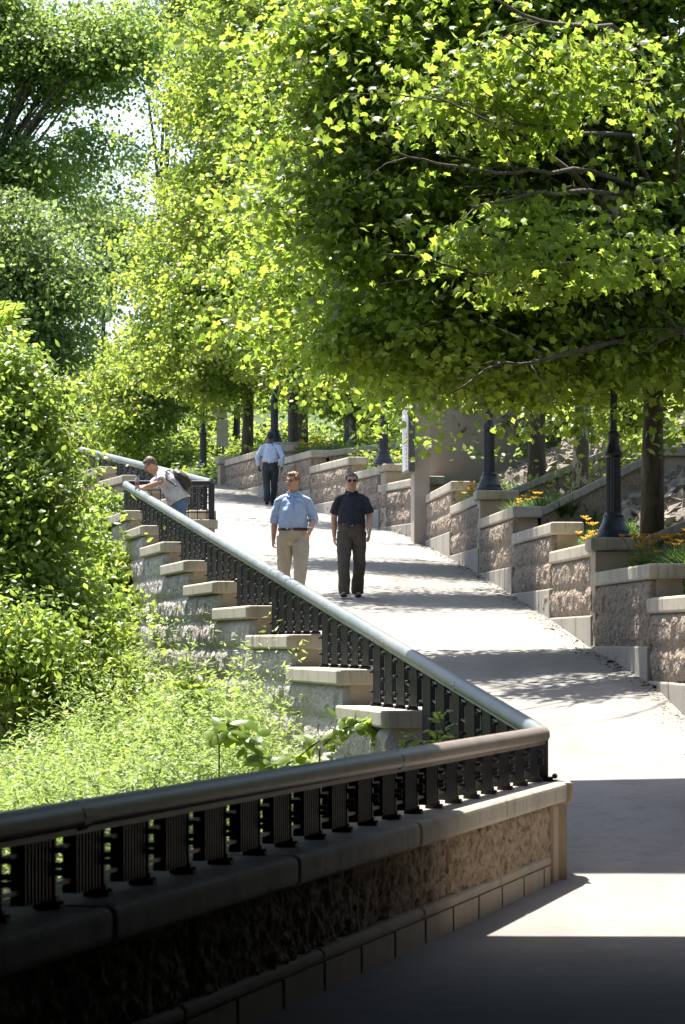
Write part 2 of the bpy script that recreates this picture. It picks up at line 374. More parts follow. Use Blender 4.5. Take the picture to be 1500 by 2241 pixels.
# left ramp wall, its coping climbing in nine steps ---------------------------
YK = [26.9, 32.96, 35.8, 39.6, 43.35, 47.0, 50.7, 54.1, 57.5, 60.7, 64.35]
ZK = [0.70] + [1.09 + 0.331 * k for k in range(9)]
lw = empty('retaining_wall', (main_X(45), 45, 1.0), 0, 'rough granite retaining wall climbing in steps under the long railing, pale copings', 'wall')
lw.location = (0, 0, 0)
nL = (-0.991, -0.134)
OUT = -0.30; INN = 0.15
core = MB()
for k in range(10):
    y0, y1, zt = YK[k], YK[k + 1], ZK[k]
    a = (main_X(y0), y0); b = (main_X(y1), y1)
    capt = 0.15
    c = MB(); y0c = y0
    yfar = y1 + 0.12 if k < 9 else y1
    base = seg_poly((main_X(y0c), y0c), (main_X(yfar), yfar), OUT, INN)
    # clipped outer near corner as on the real stones
    p = [Vector(q) for q in base]
    d = (p[3] - p[0]).normalized(); r = (p[1] - p[0]).normalized()
    ch = 0.05
    poly = [p[0] + d * ch, p[0] + r * ch, p[1], p[2], p[3]]
    c.add([(q.x, q.y, zt - capt) for q in poly] + [(q.x, q.y, zt) for q in poly],
          [tuple(reversed(range(5))), tuple(range(5, 10))] + [(i, (i + 1) % 5, (i + 1) % 5 + 5, i + 5) for i in range(5)])
    c.build('coping_stone', M_cap, lw, bevel=0.022)
    q = seg_poly((main_X(y0 + 0.03), y0 + 0.03), (main_X(y1 + 0.03), y1 + 0.03), OUT + 0.13, INN - 0.04)
    core.quadbox(q, [-1.5] * 4, [zt - capt - 0.002] * 4)
    e0 = Vector((main_X(y0 + 0.035), y0 + 0.035)) + Vector((-0.991, -0.134)) * (-OUT - 0.08)
    e1 = Vector((main_X(y1 + 0.035), y1 + 0.035)) + Vector((-0.991, -0.134)) * (-OUT - 0.08)
    rockface('masonry', e0, e1, max(-1.2, zt - 3.2), zt - capt - 0.003, nL, 0.331, 0.94, M_rockl, lw, seed=2, res=0.035)
core.build('wall_core', M_smooth, lw)
# end return of the overlook bay (faces the path bend)
rw = empty('retaining_wall', (0, 0, 0), 0, 'short stone return wall closing the overlook, under the railing with the thick end post', 'wall')
xa, xb = main_X(YE) - 0.3, up_X(YE) + 0.10
c = MB(); c.quadbox([(xa, YE - 0.15), (xb, YE - 0.15), (xb, YE + 0.25), (xa, YE + 0.25)], [3.55] * 4, [3.70] * 4); c.build('coping_stone', M_cap, rw, bevel=0.02)
c = MB(); c.quadbox([(xa + .05, YE - 0.09), (xb - .05, YE - 0.09), (xb - .05, YE + 0.2), (xa + .05, YE + 0.2)], [0.5] * 4, [3.548] * 4); c.build('wall_core', M_smooth, rw)

# upper wall -------------------------------------------------------------------
uw = empty('retaining_wall', (0, 0, 0), 0, 'far upper stone wall with stepped tan copings beyond the overlook bay', 'wall')
dU = Vector((-0.22, 1)).normalized(); nU = (-dU.y, dU.x)
UK = [(64.45, 66.1, 3.87), (66.1, 68.6, 4.15), (68.6, 71.3, 4.45), (71.3, 74.0, 4.75), (74.0, 78.4, 5.03)]
for (a, b, zt) in UK:
    c = MB(); q = seg_poly((up_X(a), a), (up_X(b + 0.1), b + 0.1), -0.30, 0.15); c.quadbox(q, [zt - 0.15] * 4, [zt] * 4); c.build('coping_stone', M_cap, uw, bevel=0.02)
    c = MB(); q = seg_poly((up_X(a + .03), a + .03), (up_X(b + .03), b + .03), -0.20, 0.10); c.quadbox(q, [1.5] * 4, [zt - 0.152] * 4); c.build('wall_core', M_smooth, uw)
    e0 = Vector((up_X(a + .035), a + .035)) + Vector(nU) * 0.24; e1 = Vector((up_X(b + .035), b + .035)) + Vector(nU) * 0.24
    rockface('masonry', e0, e1, zt - 1.6, zt - 0.153, nU, 0.5, zt - 0.152, M_rockw, uw, seed=4, bulge=0.045, blk=1.6)

# near parapet under the bridge --------------------------------------------------
nw = empty('parapet_wall', (0, 0, 0), 0, 'low parapet wall in the dark foreground with rock face, rounded base and drain slots', 'wall')
dN = Vector((0.187, 1)).normalized(); rN = Vector((dN.y, -dN.x))
ys = [4.0, 7.4, 10.8, 14.2, 17.6, 20.9, 24.1, 27.2]
for i in range(len(ys) - 1):
    a, b = ys[i] + 0.006, ys[i + 1] - 0.006
    c = MB(); c.quadbox(seg_poly((near_X(a), a), (near_X(b), b), -0.33, 0.21), [0.56] * 4, [0.70] * 4); c.build('coping_stone', M_cap, nw, bevel=0.035, seg=3)
c = MB()
p = [Vector((near_X(27.2), 27.2)) + rN * 0.21, Vector((near_X(27.42), 27.42)) + rN * 0.15, Vector((near_X(27.5), 27.5)) + rN * -0.3, Vector((near_X(27.2), 27.2)) + rN * -0.33]
c.quadbox(p, [0.56] * 4, [0.70] * 4); c.build('coping_stone', M_cap, nw, bevel=0.02)
c = MB(); c.quadbox(seg_poly((near_X(4), 4), (near_X(27.0), 27.0), -0.27, 0.015), [-1.2] * 4, [0.558] * 4); c.build('wall_core', M_rockw, nw)
e0 = Vector((near_X(4), 4)) + rN * 0.07; e1 = Vector((near_X(26.72), 26.72)) + rN * 0.07
rockface('masonry', e0, e1, 0.15, 0.557, rN, 0.45, 0.13, M_rockw, nw, seed=9, bulge=0.06, blk=2.3, res=0.014, rough=1.3, hf=2.4)
c = MB(); c.quadbox(seg_poly((near_X(26.75), 26.75), (near_X(27.33), 27.33), -0.26, 0.15), [-0.3] * 4, [0.559] * 4); c.build('corner_pier', M_smooth, nw, bevel=0.03)
pl = MB(); Y = 4.05; slots = MB()
while Y < 26.6:
    nxt = min(Y + 0.97, 26.7)
    pl.quadbox(seg_poly((near_X(Y), Y), (near_X(nxt - 0.06), nxt - 0.06), -0.05, 0.135), [-0.3] * 4, [0.135] * 4); Y = nxt
pl.build('plinth', M_smooth, nw)
Y = 4.05
while Y < 26.6:
    nxt = min(Y + 2.9, 26.7); c = MB(); c.quadbox(seg_poly((near_X(Y), Y), (near_X(nxt - 0.012), nxt - 0.012), -0.05, 0.137), [0.1345] * 4, [0.205] * 4); c.build('plinth_moulding', M_smooth, nw, bevel=0.03, seg=3); Y = nxt
slots.quadbox(seg_poly((near_X(4), 4), (near_X(26.6), 26.6), -0.04, 0.08), [-0.3] * 4, [0.164] * 4); slots.build('slot_shade_backing', M_slot, nw)  # dark strip behind the plinth gaps, painted as the shade in the slots

# right stepped wall, split at the concrete pier ----------------------------------
def right_run(label, y_start, steps, m_rock, seed):
    t = empty('retaining_wall', (0, 0, 0), 0, label, 'wall')
    y0 = y_start; cr = MB()
    for (y1, T) in steps:
        A = (float(right_X(y0 + 1e-4)), y0); B = (float(right_X(y1 - 1e-4)), y1)
        if y0 < 72 <= y1: A = (float(right_X(72.001)) , 72.0) if y0 > 70 else A
        d = (Vector(B) - Vector(A)).normalized(); rr = Vector((d.y, -d.x)); nl = (-rr.x, -rr.y)
        far = Vector(B) + d * 0.10
        c = MB(); q = seg_poly(Vector(A) - d * 0.10, far, -0.06, 0.36); c.quadbox(q, [T - 0.16] * 4, [T] * 4); c.build('coping_stone', M_cap, t, bevel=0.025)
        cr.quadbox(seg_poly(Vector(A) + d * 0.0, B, 0.035, 0.30), [T - 2.2] * 4, [T - 0.162] * 4)
        e0 = Vector(A) - rr * 0.02 + d * 0.01; e1 = Vector(B) - rr * 0.02 + d * 0.01
        rockface('masonry', e0, e1, T - 1.5, T - 0.163, nl, 0.34, T - 0.162, m_rock, t, seed=seed, res=0.035, bulge=0.055, blk=2.7)
        pa = Vector(A) - d * 0.05
        c = MB(); n = max(1, round((Vector(B) - pa).length / 1.6)); Lq = (Vector(B) + d * 0.0 - pa).length
        for i in range(n):
            s0 = pa + d * (Lq * i / n + (0.006 if i else 0)); s1 = pa + d * (Lq * (i + 1) / n - 0.006 if i < n - 1 else Lq)
            c.quadbox(seg_poly(s0, s1, -0.075, 0.2), [T - 2.2] * 4, [T - 0.84] * 4)
        c.build('plinth', M_plinth, t, bevel=0.02)
        y0 = y1
    cr.build('wall_core', M_smooth, t)
    return t
right_run('stepped pink granite wall along the right edge of the ramp, near side of the concrete pier', 9.5, STEPS, M_rock, 6)
right_run('stepped stone wall curving away beyond the concrete pier and map case', 71.9, STEPS2, M_rock, 8)
# pedestals for the lamps: pilasters breaking forward from the wall
def pedestal(Y, T, label, wpx=0.60, base=None):
    X = float(right_X(Y)); ang = math.atan(0.05 if Y < 72 else 0.19)
    t = empty('lamp_pedestal', (X, Y, 0), ang, label, 'pedestal', 'stone pedestals carrying the lamp posts')
    c = MB(); c.box((0.22, 0, T - 0.07), (0.66, 0.62, 0.15)); c.build('coping_stone', M_cap, t, bevel=0.03, seg=3)
    c = MB(); c.box((0.22, 0, T - 1.25), (0.54, 0.50, 2.2)); c.build('shaft', M_smooth, t, bevel=0.012)
    return t
PED = [(44.35, 2.86, 'tan pedestal under the nearest lamp post, at the foot of the right wall'),
       (59.7, 4.0, 'tan pedestal under the second lamp post, between two lily beds'),
       (75.6, 5.14, 'tan pedestal under the lamp post behind the man in the dark polo'),
       (88.3, 6.22, 'tan pedestal beside the head of the man walking away')]
for y, t, l in PED: pedestal(y, t, l)
pe = empty('end_pillar', (float(right_X(95)) - 0.0, 95.15, 0), 0.19, 'round topped stone pillar ending the far wall at the bend', 'pillar')
c = MB(); c.box((0, 0, 6.13), (0.5, 0.5, 0.2)); c.build('coping_stone', M_cap, pe, bevel=0.05, seg=3)
c = MB(); c.box((0, 0, 5.0), (0.38, 0.38, 2.06)); c.build('shaft', M_smooth, pe, bevel=0.02)

# cross walls climbing the hillside
def crosswall(Y, T, label, ln=2.6, slope=0.53, back=0.25, pier=False):
    X = float(right_X(Y)) + 0.36
    t = empty('cross_wall', (X, Y, 0), 0, label, 'wall', 'sloping stone walls between the planting beds')
    q = [(0, -0.16), (ln, -0.16 + back * ln), (ln, 0.16 + back * ln), (0, 0.16)]
    z1 = T + slope * ln
    c = MB(); c.quadbox(q, [T - 0.13, z1 - 0.13, z1 - 0.13, T - 0.13], [T, z1, z1, T]); c.build('coping_stone', M_cap, t, bevel=0.02)
    q = [(0, -0.11), (ln, -0.11 + back * ln), (ln, 0.11 + back * ln), (0, 0.11)]
    c = MB(); c.quadbox(q, [T - 1.2, z1 - 1.6, z1 - 1.6, T - 1.2], [T - 0.132, z1 - 0.132, z1 - 0.132, T - 0.132]); c.build('panel', M_rockw, t)
    c = MB()
    c.box((ln + 0.2, back * ln + 0.05, z1 - 0.06), (0.5, 0.42, 0.14)); c.build('end_cap', M_cap, t, bevel=0.02)
    c = MB(); c.box((ln + 0.2, back * ln + 0.05, z1 - 0.93), (0.38, 0.32, 1.6)); c.build('end_pier', M_smooth, t, bevel=0.01)
crosswall(44.9, 2.78, 'sloping stone wall climbing the bank behind the nearest lamp post', 3.2, 0.42, 0.5)
crosswall(54.3, 3.55, 'sloping stone wall starting at the middle coping, with a square end pier', 1.75, 0.50, 0.3)
crosswall(61.5, 4.0, 'sloping stone wall climbing the bank behind the second lamp post', 2.2, 0.42, 0.4)
crosswall(79.2, 5.10, 'long low stone wall rising behind the third lamp post', 3.0, 0.22, 0.6)
crosswall(83.4, 5.80, 'stone wall rising right from the far bed of orange lilies', 3.4, 0.13, 0.25)

# concrete pier with the map case, and the abutment behind --------------------------
ab = MB(); ab.box((4.3, 73.2, 6.3), (5.4, 1.0, 7.4))
tag(ab.build('abutment', M_conc, None, bevel=0.02), 'tall brown concrete abutment slab behind the second lamp post', 'abutment')
pp = MB(); pp.box((1.43, 71.45, 6.1), (0.29, 0.9, 6.0), rz=0.05)
tag(pp.build('concrete_pier', M_pier, None, bevel=0.015), 'slim pale concrete pier standing in the right wall, carrying the map case', 'pier')

# ------------------------------------------------------------------ map case
mc = empty('map_case', (1.16, 71.35, 4.78), 0.06, 'framed map case in a dark grey frame fixed to the slim concrete pier', 'display case')
M_frame = mat('case_frame', (0.07, 0.07, 0.075), 0.5)
M_map = mat('map_print', (0.62, 0.66, 0.70), 0.25, [((3, 7, 1.2), (0.30, 0.42, 0.60), 0.58, 0.6), ((3, 30, 22), (0.20, 0.21, 0.24), 0.6, 0.62), ((3, 9, 6), (0.72, 0.72, 0.70), 0.5, 0.52)])
M_red = mat('print_red', (0.45, 0.06, 0.05), 0.4)
c = MB(); c.box((0.05, 0, 0.95), (0.11, 1.5, 1.9)); c.build('frame', M_frame, mc, bevel=0.012)
c = MB(); c.box((-0.008, 0, 0.95), (0.006, 1.40, 1.80)); c.build('map_sheet', M_map, mc)
c = MB()
for i in range(9):
    c.box((-0.013, -0.35 + 0.02 * (i % 2), 0.12 + i * 0.075), (0.004, 0.30 - 0.05 * (i % 3), 0.03))
c.build('red_heading', M_red, mc)

# ------------------------------------------------------------------ railings
def post_mesh(h, hvy=1.0):
    b = MB(); w = 0.022 * hvy
    b.box((0, 0, h / 2), (0.052 * hvy, w, h))           # flat upright, deep across the rail
    b.box((0, 0, 0.008), (0.10, 0.066, 0.016))
    b.box((0, 0, 0.03), (0.066, 0.036, 0.03))
    for z in (0.13, h - 0.28 if h > 0.5 else h * 0.6, h - 0.05):
        b.box((0, 0, z), (0.085, 0.035, 0.022))
        b.ball((-0.05, 0, z), 0.014, 6); b.ball((0.05, 0, z), 0.014, 6)
    for sx in (-0.05, 0.05): b.ball((sx * .8, 0.026, 0.02), 0.009, 6); b.ball((sx * .8, -0.026, 0.02), 0.009, 6)
    return b
def panel_mesh(L, z0a, h0, h1, dz):
    """pickets between two posts; base steps not followed, top follows the slope; L bay length"""
    b = MB(); n = 8
    for i in range(n):
        t = (0.42 + 0.066 * i); y = t * L
        top = h0 + (h1 - h0) * t
        b.box((0, y, (top + 0.035) / 2), (0.056, 0.012, top - 0.035))
    for f in (0.085,):
        b.box((0, L * 0.5, f), (0.026, L * 0.94, 0.016))
    # bars that follow the slope
    for off in (0.045, 0.20):
        y0, y1 = 0.02 * L, 0.98 * L; za, zb = h0 - off, h1 - off
        if min(za, zb) < 0.16: continue
        q = [(-0.012, y0), (0.012, y0), (0.012, y1), (-0.012, y1)]
        b.quadbox(q, [za - 0.008, za - 0.008, zb - 0.008, zb - 0.008], [za + 0.008, za + 0.008, zb + 0.008, zb + 0.008])
        if off > 0.1:
            for i in range(4):
                y = (0.47 + 0.095 * i) * L; zc = za + (zb - za) * (y / L)
                b.ball((0, y, zc), (0.022, 0.02, 0.022), 6)
    return b
def handrail(pts, parent, r=0.052, m=None):
    c = MB(); n = 12; prev = None
    P_ = [Vector(p) for p in pts]
    # D-shaped moulded top rail
    prof = [(-0.058, -0.01), (-0.054, 0.025), (-0.036, 0.052), (0, 0.062), (0.036, 0.052), (0.054, 0.025), (0.058, -0.01), (0.045, -0.036), (0.03, -0.04), (0.03, -0.062), (-0.03, -0.062), (-0.03, -0.04), (-0.045, -0.036)]
    rings = []
    for i, p in enumerate(P_):
        d = P_[min(i + 1, len(P_) - 1)] - P_[max(i - 1, 0)]; d.z = 0; d.normalize()
        rr = Vector((d.y, -d.x, 0))
        rings.append([p + rr * a + Vector((0, 0, b - 0.06)) for a, b in prof])
    c.loft([[tuple(v) for v in r] for r in rings])
    o = c.build('handrail', m or M_rail, parent, smooth=True); 
    es = o.modifiers.new('edge', 'EDGE_SPLIT'); es.split_angle = R(50)
    return o
def sleeves(P0, P1, parent, every=5.6, start=2.0):
    P0 = Vector(P0); P1 = Vector(P1); L = (P1 - P0).length; d = (P1 - P0) / L; s = start
    M = d.to_track_quat('Y', 'Z').to_matrix().to_4x4()
    while s < L - 0.5:
        b = MB(); p = P0 + d * s + Vector((0, 0, -0.058))
        pts = []
        for k in range(12):
            a = 2 * math.pi * k / 12
            pts.append(Vector((0.061 * math.cos(a), 0, 0.061 * math.sin(a))))
        r0 = [p + (M.to_3x3() @ (q + Vector((0, -0.06, 0)))) for q in pts]; r1 = [p + (M.to_3x3() @ (q + Vector((0, 0.06, 0)))) for q in pts]
        b.loft([r0, r1]); b.build('rail_sleeve', M_railn if parent.name == 'railing' else M_rail, parent, smooth=False); s += every
def bays(parent, Xf, Y0, Y1, topf, basef, spacing=0.70):
    n = round((Y1 - Y0) / spacing); dy = (Y1 - Y0) / n
    for i in range(n + 1):
        Y = Y0 + dy * i; X = Xf(Y); zb = basef(Y); h = topf(Y) - 0.115 - zb
        slope = (Xf(Y + 1) - Xf(Y)); rz = -math.atan(slope)
        o = post_mesh(h).build('post', M_iron, parent); o.location = (X, Y, zb); o.rotation_euler = (0, 0, rz)
        if i < n:
            Yn = Y + dy; L = math.hypot(dy, slope * dy)
            zb2 = min(basef(Y + 0.02), basef(Yn - 0.02)); zm = max(basef(Y + 0.02), basef(Yn - 0.02))
            o = panel_mesh(L, 0, topf(Y) - 0.115 - zm, topf(Yn) - 0.115 - zm, 0).build('picket_panel', M_iron, parent)
            o.location = (X, Y, zm); o.rotation_euler = (0, 0, rz)
def lw_base(Y):
    for k in range(10):
        if YK[k] - 0.001 <= Y < YK[k + 1]: return ZK[k] + 0.001
    return ZK[9] + 0.001 if Y >= YK[10] else ZK[0] + 0.001
cornerC = (near_X(YC), YC)
nr = empty('railing', (0, 0, 0), 0, 'dark near railing crossing the foreground with handrail coloured brown for the shade and black posts', 'railing')
zr = 1.077
pts = [(near_X(y), y, zr) for y in (3.5, 8, 12, 16, 20, 24, 26.6)] + [(near_X(27.0) , 27.0, zr)]
pts += [(near_X(27.2) + 0.0, 27.2, zr + 0.001), (near_X(27.2) - 0.01, 27.30, zr + 0.006)]
handrail(pts, nr, m=M_railn); sleeves((near_X(3.5), 3.5, zr), (near_X(26.8), 26.8, zr), nr, 7, 4.1)
bays(nr, near_X, 4.1, 26.85, lambda Y: zr, lambda Y: 0.701)
pb = MB(); pb.box((0, 0, 0.15), (0.085, 0.085, 0.32)); pb.box((0, 0, 0.012), (0.15, 0.15, 0.024)); pb.ball((0.09, 0.0, 0.03), 0.02, 8); pb.ball((0.09, -0.05, 0.03), 0.018, 8)
o = pb.build('corner_post', M_iron, nr); o.location = (near_X(27.2) + 0.0, 27.2, 0.701)
mr_ = empty('railing', (0, 0, 0), 0, 'long pale handrail and black railing climbing the stepped left wall', 'railing')
pts = [(near_X(27.2) - 0.012, 27.31, zr + 0.006)] + [(main_X(y), y, float(railz(y))) for y in list(np.linspace(27.55, YE - 0.2, 24))] + [(main_X(YE) + 0.03, YE - 0.03, float(railz(YE)))]
handrail(pts, mr_); sleeves((main_X(27.6), 27.6, float(railz(27.6))), (main_X(YE), YE, float(railz(YE))), mr_, 3.9, 3.2)
bays(mr_, main_X, 27.5, YE - 0.15, lambda Y: float(railz(Y)), lw_base, 0.71)
# return rail
rr_ = empty('railing', (0, 0, 0), 0, 'short level railing across the back of the overlook, ending in a thick square post', 'railing')
Xa, Xb = main_X(YE) + 0.05, up_X(YE)
c = MB(); c.box(((Xa + Xb) / 2, YE, 4.30), (Xb - Xa, 0.12, 0.09)); c.build('handrail', M_iron, rr_, bevel=0.02)
c = MB(); c.box((Xb, YE, 4.0), (0.10, 0.10, 0.62)); c.box((Xb, YE, 3.712), (0.15, 0.15, 0.024)); c.build('end_post', M_iron, rr_, bevel=0.006)
for i in range(9):
    x = Xa + (Xb - Xa) * (i + 0.5) / 9
    c = MB(); c.box((x, YE, 3.98), (0.014, 0.03, 0.56)); c.ball((x, YE, 3.82), 0.02, 6); c.build('picket', M_iron, rr_)
c = MB(); c.box(((Xa + Xb) / 2, YE, 3.82), (Xb - Xa, 0.02, 0.016)); c.box(((Xa + Xb) / 2, YE, 4.19), (Xb - Xa, 0.02, 0.016)); c.build('cross_bar', M_iron, rr_)
ur = empty('railing', (0, 0, 0), 0, 'far upper railing running up left behind the man leaning on the rail', 'railing')
pts = [(up_X(y), y, uprailz(y)) for y in np.linspace(YE + 0.05, YU, 10)]
handrail(pts, ur); sleeves(pts[0], pts[-1], ur, 3.1, 1.2)
def up_base(Y):
    for a, b, z in UK:
        if a <= Y < b: return z + 0.001
    return 3.71 if Y < 64.5 else 5.031
bays(ur, up_X, YE + 0.6, YU - 0.1, uprailz, up_base, 0.62)

# ------------------------------------------------------------------ lamp posts
def lamp_post():
    t = empty('lamp_post', (0, 0, 0), 0, '', 'lamp post', 'dark blue fluted lamp posts')
    c = MB(); c.lathe([(0.205, 0), (0.205, 0.03), (0.195, 0.045), (0.185, 0.05), (0.178, 0.09), (0.150, 0.14), (0.125, 0.19), (0.115, 0.235), (0.118, 0.245), (0.118, 0.262), (0.105, 0.27), (0.098, 0.29)], 28); c.build('base', M_lamp, t, smooth=False)
    c = MB(); c.lathe([(0.088, 0.27, 0.1), (0.083, 0.93, 0.1)], 32); c.build('fluted_shaft', M_lamp, t)
    c = MB(); c.lathe([(0.088, 0.92), (0.105, 0.94), (0.11, 0.965), (0.10, 0.985), (0.085, 1.0), (0.075, 1.05), (0.06, 1.09), (0.062, 1.12), (0.058, 1.17), (0.066, 1.185), (0.066, 1.205), (0.048, 1.22)], 20); c.build('collar', M_lamp, t, smooth=True)
    c = MB(); c.lathe([(0.043, 1.2, 0.08), (0.033, 3.3, 0.08)], 16); c.build('upper_pole', M_lamp, t)
    c = MB(); c.lathe([(0.04, 3.28), (0.07, 3.32), (0.09, 3.38), (0.05, 3.42), (0.1, 3.46)], 16); c.build('lantern_holder', M_lamp, t, smooth=True)
    M_gl = MATS.get('lantern_glass') or mat('lantern_glass', (0.62, 0.62, 0.58), 0.25)
    c = MB(); c.lathe([(0.09, 3.46), (0.15, 3.62), (0.165, 3.80)], 12); c.build('lantern_glass', M_gl, t)
    c = MB(); c.lathe([(0.18, 3.80), (0.175, 3.84), (0.13, 3.92), (0.06, 3.97), (0.02, 4.06)], 16); c.build('lantern_roof', MATS.get('lantern_roof') or mat('lantern_roof', (0.42, 0.36, 0.22), 0.5), t, smooth=True)
    return t
lp = lamp_post()
LS = [((P(1343, 0, 44.35).x, 44.35, 2.861), 'nearest dark blue lamp post with flared base, rising into the maple in front'),
      ((P(1071, 0, 59.7).x, 59.7, 4.001), 'lamp post between the lily beds, beside the brown concrete abutment'),
      ((P(840, 0, 75.6).x, 75.6, 5.141), 'lamp post on the wall just above the man in the dark polo'),
      ((P(601, 0, 88.3).x, 88.3, 6.221), 'lamp post rising behind the head of the man walking away'),
      ((P(445, 0, 99).x, 99, 6.05), 'black lamp post on the grass at the bend, left of the sign'),
      ((P(201, 0, 112).x, 112, 4.05), 'far lamp post with pale lantern in the trees above the upper railing')]
for i, (loc, lab) in enumerate(LS):
    o = lp if i == 0 else copy_tree(lp)
    o.location = loc; o['label'] = lab

# sign on a post --------------------------------------------------------------------
sg = empty('sign_post', (P(487, 0, 99).x, 99, 5.9), 0, 'grey sign post with two pale sign boards seen from behind, by the far lamp', 'sign')
M_sg = mat('sign_board', (0.42, 0.42, 0.40), 0.5, [(s3(6), (0.36, 0.36, 0.34), 0.4, 0.6)]); M_sp = mat('galvanised', (0.14, 0.14, 0.15), 0.5)
c = MB(); c.box((0.02, 0.03, 1.1), (0.06, 0.04, 2.4)); c.build('pole', M_sp, sg)
c = MB(); c.box((0, 0, 1.12), (0.30, 0.012, 0.68)); c.build('board', M_sg, sg, bevel=0.004)
c = MB(); c.box((-0.02, 0, 1.72), (0.26, 0.012, 0.42)); c.build('board', M_sg, sg, bevel=0.004)

# ------------------------------------------------------------------ bridge overhead (out of the frame, its shade is in it)
br = empty('road_bridge', (0, 0, 0), 0, 'concrete road bridge overhead, throwing the straight edged foreground shade', 'bridge')
ZB = 9.0; SH = 0.384 * ZB + 0.0
SHY = math.cos(R(SUN_AZ)) / math.tan(R(SUN_EL)) * ZB
c = MB(); c.box((0, (22.1 + SHY - 25) / 2, ZB + 0.7), (110, 22.1 + SHY + 25, 1.4)); c.build('deck', M_bridge, br)
c = MB(); c.box((0, (29.1 + 32.7 - 0.2) / 2 + SHY, ZB + 2.2), (110, 3.6, 4.4)); c.build('second_deck', M_bridge, br)
c = MB(); c.box((5.4, 2.5, 4.4), (1.8, 43, 9.2)); c.build('abutment', M_bridge, br)  # unseen right side wall, added to darken the ground under the bridge
c = MB(); c.box((-4.4, 4.0, 4.4), (1.2, 46, 9.2)); c.build('added_shade_wall', M_bridge, br)  # unseen left side wall, added to keep sky light off the foreground
c = MB(); c.box((-0.5, -1.3, 5.7), (16, 43.4, 0.8)); c.build('added_shade_ceiling', M_bridge, br)  # unseen low ceiling, added to deepen the foreground dark
c = MB(); c.box((-0.5, 22.35, 6.55), (16, 3.7, 1.0)); c.build('added_shade_beam', M_bridge, br)  # unseen step ahead of the low ceiling, added to cut light from the front
c = MB(); c.box((-20, -24, 4.4), (60, 2.0, 16)); c.build('added_rear_shade_wall', M_bridge, br)  # unseen wall behind the camera, added to shut out light

# ================================================================== vegetation
def unit(v): return v / np.maximum(np.linalg.norm(v, axis=-1, keepdims=True), 1e-9)
# leaf outlines in the leaf plane: x across, y along the midrib, first point is the stem
MAPLE = np.array([(0, 0), (.22, .02), (.48, .16), (.34, .30), (.62, .56), (.28, .58), (0, 1.0), (-.28, .58), (-.62, .56), (-.34, .30), (-.48, .16), (-.22, .02)])
STAR = np.array([(0, 0), (.42, .18), (.30, .34), (.52, .62), (0, 1.0), (-.52, .62), (-.30, .34), (-.42, .18)])
OVAL = np.array([(0, 0), (.26, .28), (.27, .60), (0, 1.0), (-.27, .60), (-.26, .28)])
KITE = np.array([(0, 0), (.36, .45), (0, 1.0), (-.36, .45)])
LANCE = np.array([(0, 0), (.16, .35), (0, 1.0), (-.16, .35)])
def leaves(name, C, Nrm, size, shape, mat, parent=None, g=None, droop=0.25, tip=None):
    """C (n,3) leaf bases, Nrm (n,3) blade normals, size (n,)"""
    g = g or rng
    n = len(C); Nrm = unit(Nrm)
    if tip is None: tip = g.normal(size=(n, 3)) + np.array([0, 0, -0.5])
    tip = tip - Nrm * np.sum(tip * Nrm, 1, keepdims=True); tip = unit(tip)
    side = np.cross(tip, Nrm)
    k = len(shape); s = size[:, None, None]
    sx = shape[None, :, 0:1]; sy = shape[None, :, 1:2]
    curl = -droop * (sy ** 2) * 0.6 - droop * np.abs(sx) * 0.9
    V = C[:, None, :] + s * (side[:, None, :] * sx + tip[:, None, :] * sy + Nrm[:, None, :] * curl)
    if k == 4:
        T = np.array([(0, 1, 2), (0, 2, 3)])
        idx = (np.arange(n)[:, None, None] * 4 + T[None]).reshape(-1, 3)
        return np_mesh(name, V.reshape(-1, 3), idx, mat, parent)
    mid = C[:, None, :] + s * (tip[:, None, :] * 0.45)
    V = np.concatenate([V, mid], 1); kk = k + 1
    T = np.array([(k, i, (i + 1) % k) for i in range(k)])
    idx = (np.arange(n)[:, None, None] * kk + T[None]).reshape(-1, 3)
    return np_mesh(name, V.reshape(-1, 3), idx, mat, parent)

def crown_points(blobs, n, g, clump=0.42, per=26, flat=0.45, shell=0.5, spread=2.2):
    """leaf positions in sprays around branch tips spread through the blobs; returns C, N, clump centres"""
    vol = np.array([b[1][0] * b[1][1] * b[1][2] for b in blobs]) ** 0.75; vol /= vol.sum()
    nc = max(4, n // per); nb = max(4, nc // 13)
    # boughs first, then the sprays on each bough
    wb = g.choice(len(blobs), nb, p=vol); db = unit(g.normal(size=(nb, 3))); rb = (shell + (1 - shell) * g.random(nb) ** 0.6) * (1 + 0.10 * g.normal(size=nb))
    cb = np.array([blobs[i][0] for i in wb]); rrb = np.array([blobs[i][1] for i in wb]); bc = cb + db * rrb * rb[:, None]
    bi = g.integers(0, nb, nc); c0 = cb[bi]; which = wb[bi]; dr = unit(g.normal(size=(nc, 3)) * 0.5 + db[bi])
    br_ = clump * spread * (0.6 + 0.8 * g.random(nb))
    o1 = g.normal(size=(nc, 3)) * np.array([.5, .5, .26]) * br_[bi][:, None]
    hd_ = db[bi] * np.array([1, 1, .25]); o1 = o1 + hd_ * (g.random(nc)[:, None] - .5) * br_[bi][:, None] * 1.6
    o1[:, 2] -= 0.25 * (np.abs(o1[:, 0]) + np.abs(o1[:, 1]))
    cc = bc[bi] + o1
    sz = clump * (0.6 + 0.8 * g.random(nc))
    ci = np.repeat(np.arange(nc), per)
    off = g.normal(size=(nc * per, 3)) * 0.5; off[:, 2] *= flat
    # sprays are elongated along the outward direction and sag at the end
    od = dr[ci] * (g.random(nc * per)[:, None] - 0.4) * 1.1; od[:, 2] *= 0.5
    p = cc[ci] + (off + od) * sz[ci][:, None]
    outw = unit(p - c0[ci])
    N = np.array([0, 0, 0.75]) + outw * 0.4 + g.normal(size=p.shape) * 0.75
    return p, N, cc, c0[which]
